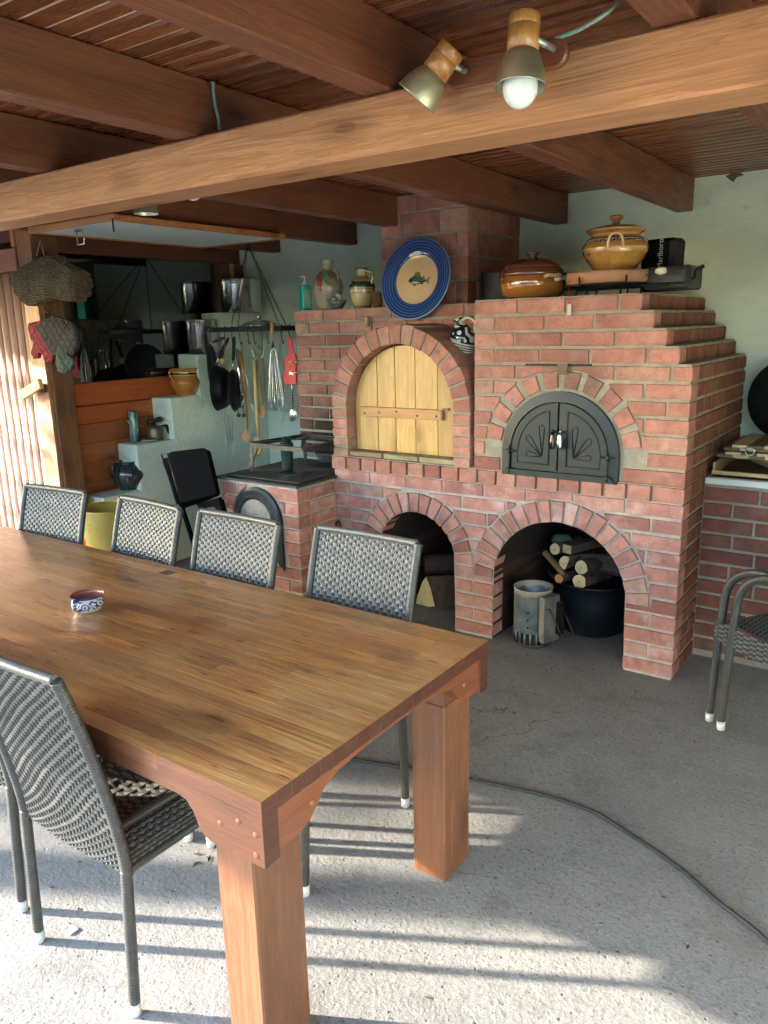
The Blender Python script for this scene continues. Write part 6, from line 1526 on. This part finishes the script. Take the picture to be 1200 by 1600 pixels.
# charcoal chimney starter
p = Vector((-1.578, 3.515, 0)); 
t = thing('charcoal_starter', 'galvanised charcoal chimney starter with wire handle before the bucket', 'starter', p)
x = M('scorched_zinc'); v = x.co('Object', (1, 1, 1)); n = x.noise(v, 14, 5, .65); tc = x.n.new('ShaderNodeTexCoord'); sp = x.n.new('ShaderNodeSeparateXYZ'); x.link(tc.outputs['Object'], sp.inputs[0])
c = x.mix(x.mapr(n, .35, .65), (.14, .20, .25, 1), (.30, .36, .40, 1)); zz = x.math('ADD', sp.outputs[2], x.mapr(n, 0, 1, -.03, .03)); c = x.mix(x.mapr(zz, .07, .03), c, (.05, .05, .05, 1)); c = x.mix(x.mapr(zz, .268, .280), c, (.55, .52, .44, 1)); m_scz = x.set(c, .5, x.bump(n, .3, .004), .5)
R0 = .098
b = B(); b.lathe([(R0-.004, .075), (R0, .075), (R0, .295), (R0+.004, .298), (R0+.004, .304), (R0-.002, .302), (R0-.004, .075)], n=48)
for k in range(20):
    a = 2*PI*k/20; b.tube([(math.cos(a)*(R0-.002), math.sin(a)*(R0-.002), .012), (math.cos(a)*(R0-.002), math.sin(a)*(R0-.002), .077)], .006, 4, sm=False)
b.lathe([(R0-.004, 0), (R0, 0), (R0+.002, .014), (R0-.004, .014)], n=48); b.lathe([(0, .09), (R0-.005, .09)], n=24); b.build('cylinder', m_scz, t)
b = B()
for zz in (.11, .15, .19):
    a = math.atan2(-p.y, -p.x)-.25; d = Vector((math.cos(a), math.sin(a), 0)); b.lathe([(0, .0015), (.006, .001)], d*R0+Vector((0, 0, zz)), d, 10)
b.build('air_hole', m_black, t)
a = math.atan2(-p.y, -p.x)+.75; d = Vector((math.cos(a), math.sin(a), 0)); s2 = Vector((-d.y, d.x, 0))
b = B(); b.obox(d*(R0+.022)+Vector((0, 0, .165)), (d, s2, Vector((0, 0, 1))), (.018, .052, .12)); b.build('heat_shield', plain('dull_zinc', (.20, .21, .22), .5, .6, bumpy=.2, var=.3), t)
b = B(); b.obox(d*(R0+.05)+s2*.045+Vector((0, 0, .165)), (d, s2, Vector((0, 0, 1))), (.014, .016, .085)); b.build('grip', m_black, t)
b = B(); h0 = d*(R0+.042)
b.tube([h0+s2*-.06+Vector((0, 0, .24)), h0+s2*-.045+Vector((0, 0, .225)), h0+s2*-.02+Vector((0, 0, .225)), h0+d*.05+s2*.03+Vector((0, 0, .07)), h0+d*.05+s2*.10+Vector((0, 0, .085)), h0+s2*.05+Vector((0, 0, .25))], .0035, 8); b.build('wire_handle', m_chrome, t)
# big split log under arch 1
c_ = Vector((-2.30, 3.66, 0)); b = B()
tri = [(-.10, .004), (-.01, .0), (.035, .012), (.005, .12), (-.025, .185), (-.05, .15), (-.085, .06)]
b.prism([c_+Vector((u, 0, z)) for u, z in tri], (.30, .24, 0), mi=0)
b.m[0] = 1; b.m[1] = 1
o = b.build('split_log', [m_bark, m_cutend], None, loc=c_, bevel=0); tag(o, 'big split log lying just inside the left arch', 'log', 'logs under the left arch')
for k, (dx, dy, dz, L) in enumerate(((-.12, .22, .0, 'dark log lying behind the big split log on the ground'), (-.14, .16, .13, 'dark log on top at the back of the left arch'), (-.28, .16, .0, 'dark log at the far left inside the left arch'))):
    q = c_+Vector((dx, dy, dz+.065)); b = B(); b.tube([q, q+Vector((.24, .2, 0.0))], .062, 12, sm=False); o = b.build('dark_log', m_bark, None, loc=q); tag(o, L, 'log', 'logs under the left arch')
# iron ring in the wall
p = aY(529, 820, YF-.012); b = B(); b.tube([p+Vector((.022*math.cos(q)*.7, -.004, .022*math.sin(q))) for q in [2*PI*k/16 for k in range(16)]], .005, 6, closed=True); b.tube([p+Vector((0, 0, .02)), p+Vector((0, .02, .02))], .004, 6); single(b, 'iron_ring', m_black, 'small black iron ring on the brickwork left of the left arch', 'ring', p)

# ---- right counter goods ----
zc = .901
c_ = Vector((-.30, 4.02, zc)); t = thing('wooden_tray', 'long wooden tray with raised rim on the white worktop', 'tray', c_)
X0, X1, Y0, Y1 = -.815, .25, 3.79, 4.28
b = B(); b.box(X0, X1, Y0, Y1, zc, zc+.012); b.build('base', m_boxd, t, True)
for q in ((X0, X1, Y0, Y0+.012, zc+.0005, zc+.03), (X0, X1, Y1-.012, Y1, zc+.0005, zc+.03), (X0, X0+.012, Y0+.0125, Y1-.0125, zc+.0005, zc+.065), (X1-.012, X1, Y0+.0125, Y1-.0125, zc+.0005, zc+.065)):
    b = B(); b.box(*q, c=.002); b.build('rim_board', m_boxw, t, True)
c_ = Vector((-.38, 4.0, zc+.013)); b = B(); b.lathe([(0, 0), (.14, 0), (.25, .02), (.36, .066), (.372, .072), (.36, .076), (.24, .035), (0, .02)], c_, n=48, sy=.5); single(b, 'wooden_bowl', m_boxw, 'shallow oval wooden bowl lying in the tray under the chopping boards', 'bowl', c_)
m_stl, m_std = wood('stripe_light', (.50, .40, .22), 'Y', .5, .1, False, .1), wood('stripe_dark', (.13, .075, .03), 'Y', .5, .1, False, .15)
for k, (zz, x0, y0, L) in enumerate(((zc+.093, -.80, 3.80, 'lower striped end grain chopping board on the wooden bowl'), (zc+.125, -.775, 3.815, 'upper striped end grain chopping board with a metal ring'))):
    t = thing('chopping_board', L, 'board', (x0, y0, zz), 0, 'striped chopping boards')
    for i in range(14):
        for j, (za, zb2) in enumerate(((zz, zz+.0135), (zz+.0138, zz+.027))):
            b = B(); xx = x0+i*.068+(.034 if j else 0); b.box(xx+.0004, xx+.0676, y0, y0+.43, za, zb2, c=.001); b.build('strip', m_stl if (i+j) % 2 else m_std, t, True)
b = B(); p = aY(1172, 706, 3.80); b.tube([p+Vector((.018*math.cos(q), -.006, .018*math.sin(q))) for q in [2*PI*k/14 for k in range(14)]], .0028, 6, closed=True); o = b.build('ring_pull', m_steel, t, True)
c_ = aY(1240, 622, 4.36); 
b = B(); ax = Vector((0, -1, .22)).normalized(); b.lathe([(0, .045), (.06, .044), (.12, .036), (.18, .015), (.208, -.008), (.215, -.012), (.215, -.018), (.19, -.01), (0, .03)], c_, ax, 56); single(b, 'enamel_pan', m_blackenam, 'large round black enamel pan leaning on the wall behind the boards', 'pan', c_)

# ---- cable on the floor ----
pts = [(-3.2, 2.35, .006), (-2.4, 2.08, .006), (-1.95, 2.02, .006)]+[tuple(aZ(x_, y_, .0)[:2])+(.0065,) for x_, y_ in ((560, 1190), (640, 1203), (735, 1220), (850, 1245), (920, 1268), (960, 1290), (1050, 1350), (1120, 1410), (1200, 1475))]+[(-.05, 1.83, .0065), (.3, 1.35, .0065)]
b = B(); b.tube(smooth_path(pts, 8), .0065, 10); single(b, 'floor_cable', m_cord, 'dark cable curving across the concrete floor from under the table', 'cable', (-.9, 2.2, 0))
# ---- litter on the floor ----
r = random.Random(21)
leaves = [(838, 0), ]
for (px, py, L) in ((310, 1335, 'dry leaf flake nearest the far foot of the chair'), (327, 1342, 'dry leaf flake lying between two others near the table leg'), (340, 1320, 'dry leaf flake closest to the near table leg'), (307, 1350, 'lowest dry leaf flake by the table leg'), (165, 1278, None)):
    if not L: continue
    c_ = aZ(px, py, .0015); a = r.uniform(0, PI); d = Vector((math.cos(a), math.sin(a), 0)); e = Vector((-d.y, d.x, 0)); b = B(); b.face([c_+d*.018, c_+e*.005+Vector((0, 0, .004)), c_-d*.018, c_-e*.005])
    single(b, 'dry_leaf', plain('dry_leaf', (.05, .06, .03), .7) if 'dry_leaf' not in bpy.data.materials else bpy.data.materials['dry_leaf'], L, 'leaf', c_, 'dry leaf flakes by the table leg')
c_ = aZ(113, 1455, .001); b = B(); b.box(c_.x-.008, c_.x+.008, c_.y-.013, c_.y+.013, .001, .004); single(b, 'paper_scrap', m_white, 'tiny white paper scrap on the sunny floor by the chair leg', 'scrap', c_)
b = B()
for k in range(900):
    x_, y_ = r.uniform(-2.6, .6), r.uniform(.6, 3.4); s_ = r.uniform(.0012, .0035); 
    c_ = Vector((x_, y_, .0005)); pts_ = [c_+Vector((math.cos(q)*s_*r.uniform(.6, 1.3), math.sin(q)*s_*r.uniform(.6, 1.3), 0)) for q in (0, 1.3, 2.5, 3.8, 5)]
    ap_ = c_+Vector((0, 0, s_*.7)); 
    for i in range(5): b.face([pts_[i], pts_[(i+1) % 5], ap_])
o = b.build('floor_grit', plain('grit', (.20, .18, .15), .9, var=.6, nsc=200)); tag(o, 'loose grit scattered over the concrete floor', 'grit', kind='stuff')
b = B()
for k in range(170):
    if k < 110: x_, y_ = r.gauss(-1.40, .25), r.gauss(3.42, .22)
    else: x_, y_ = r.uniform(-2.2, .2), r.uniform(1.0, 3.3)
    if y_ > 4.2: continue
    a = r.uniform(0, PI); L_ = r.uniform(.004, .013); d = Vector((math.cos(a), math.sin(a), 0)); e = Vector((-d.y, d.x, 0))*L_*r.uniform(.2, .45); c_ = Vector((x_, y_, .001))
    b.face([c_-d*L_, c_-e+Vector((0, 0, .002)), c_+d*L_, c_+e+Vector((0, 0, .003))])
o = b.build('bark_chips', plain('bark_chip', (.07, .045, .03), .9, var=.6, nsc=90)); tag(o, 'small bark chips and ash bits on the floor before the arches', 'litter', kind='stuff')
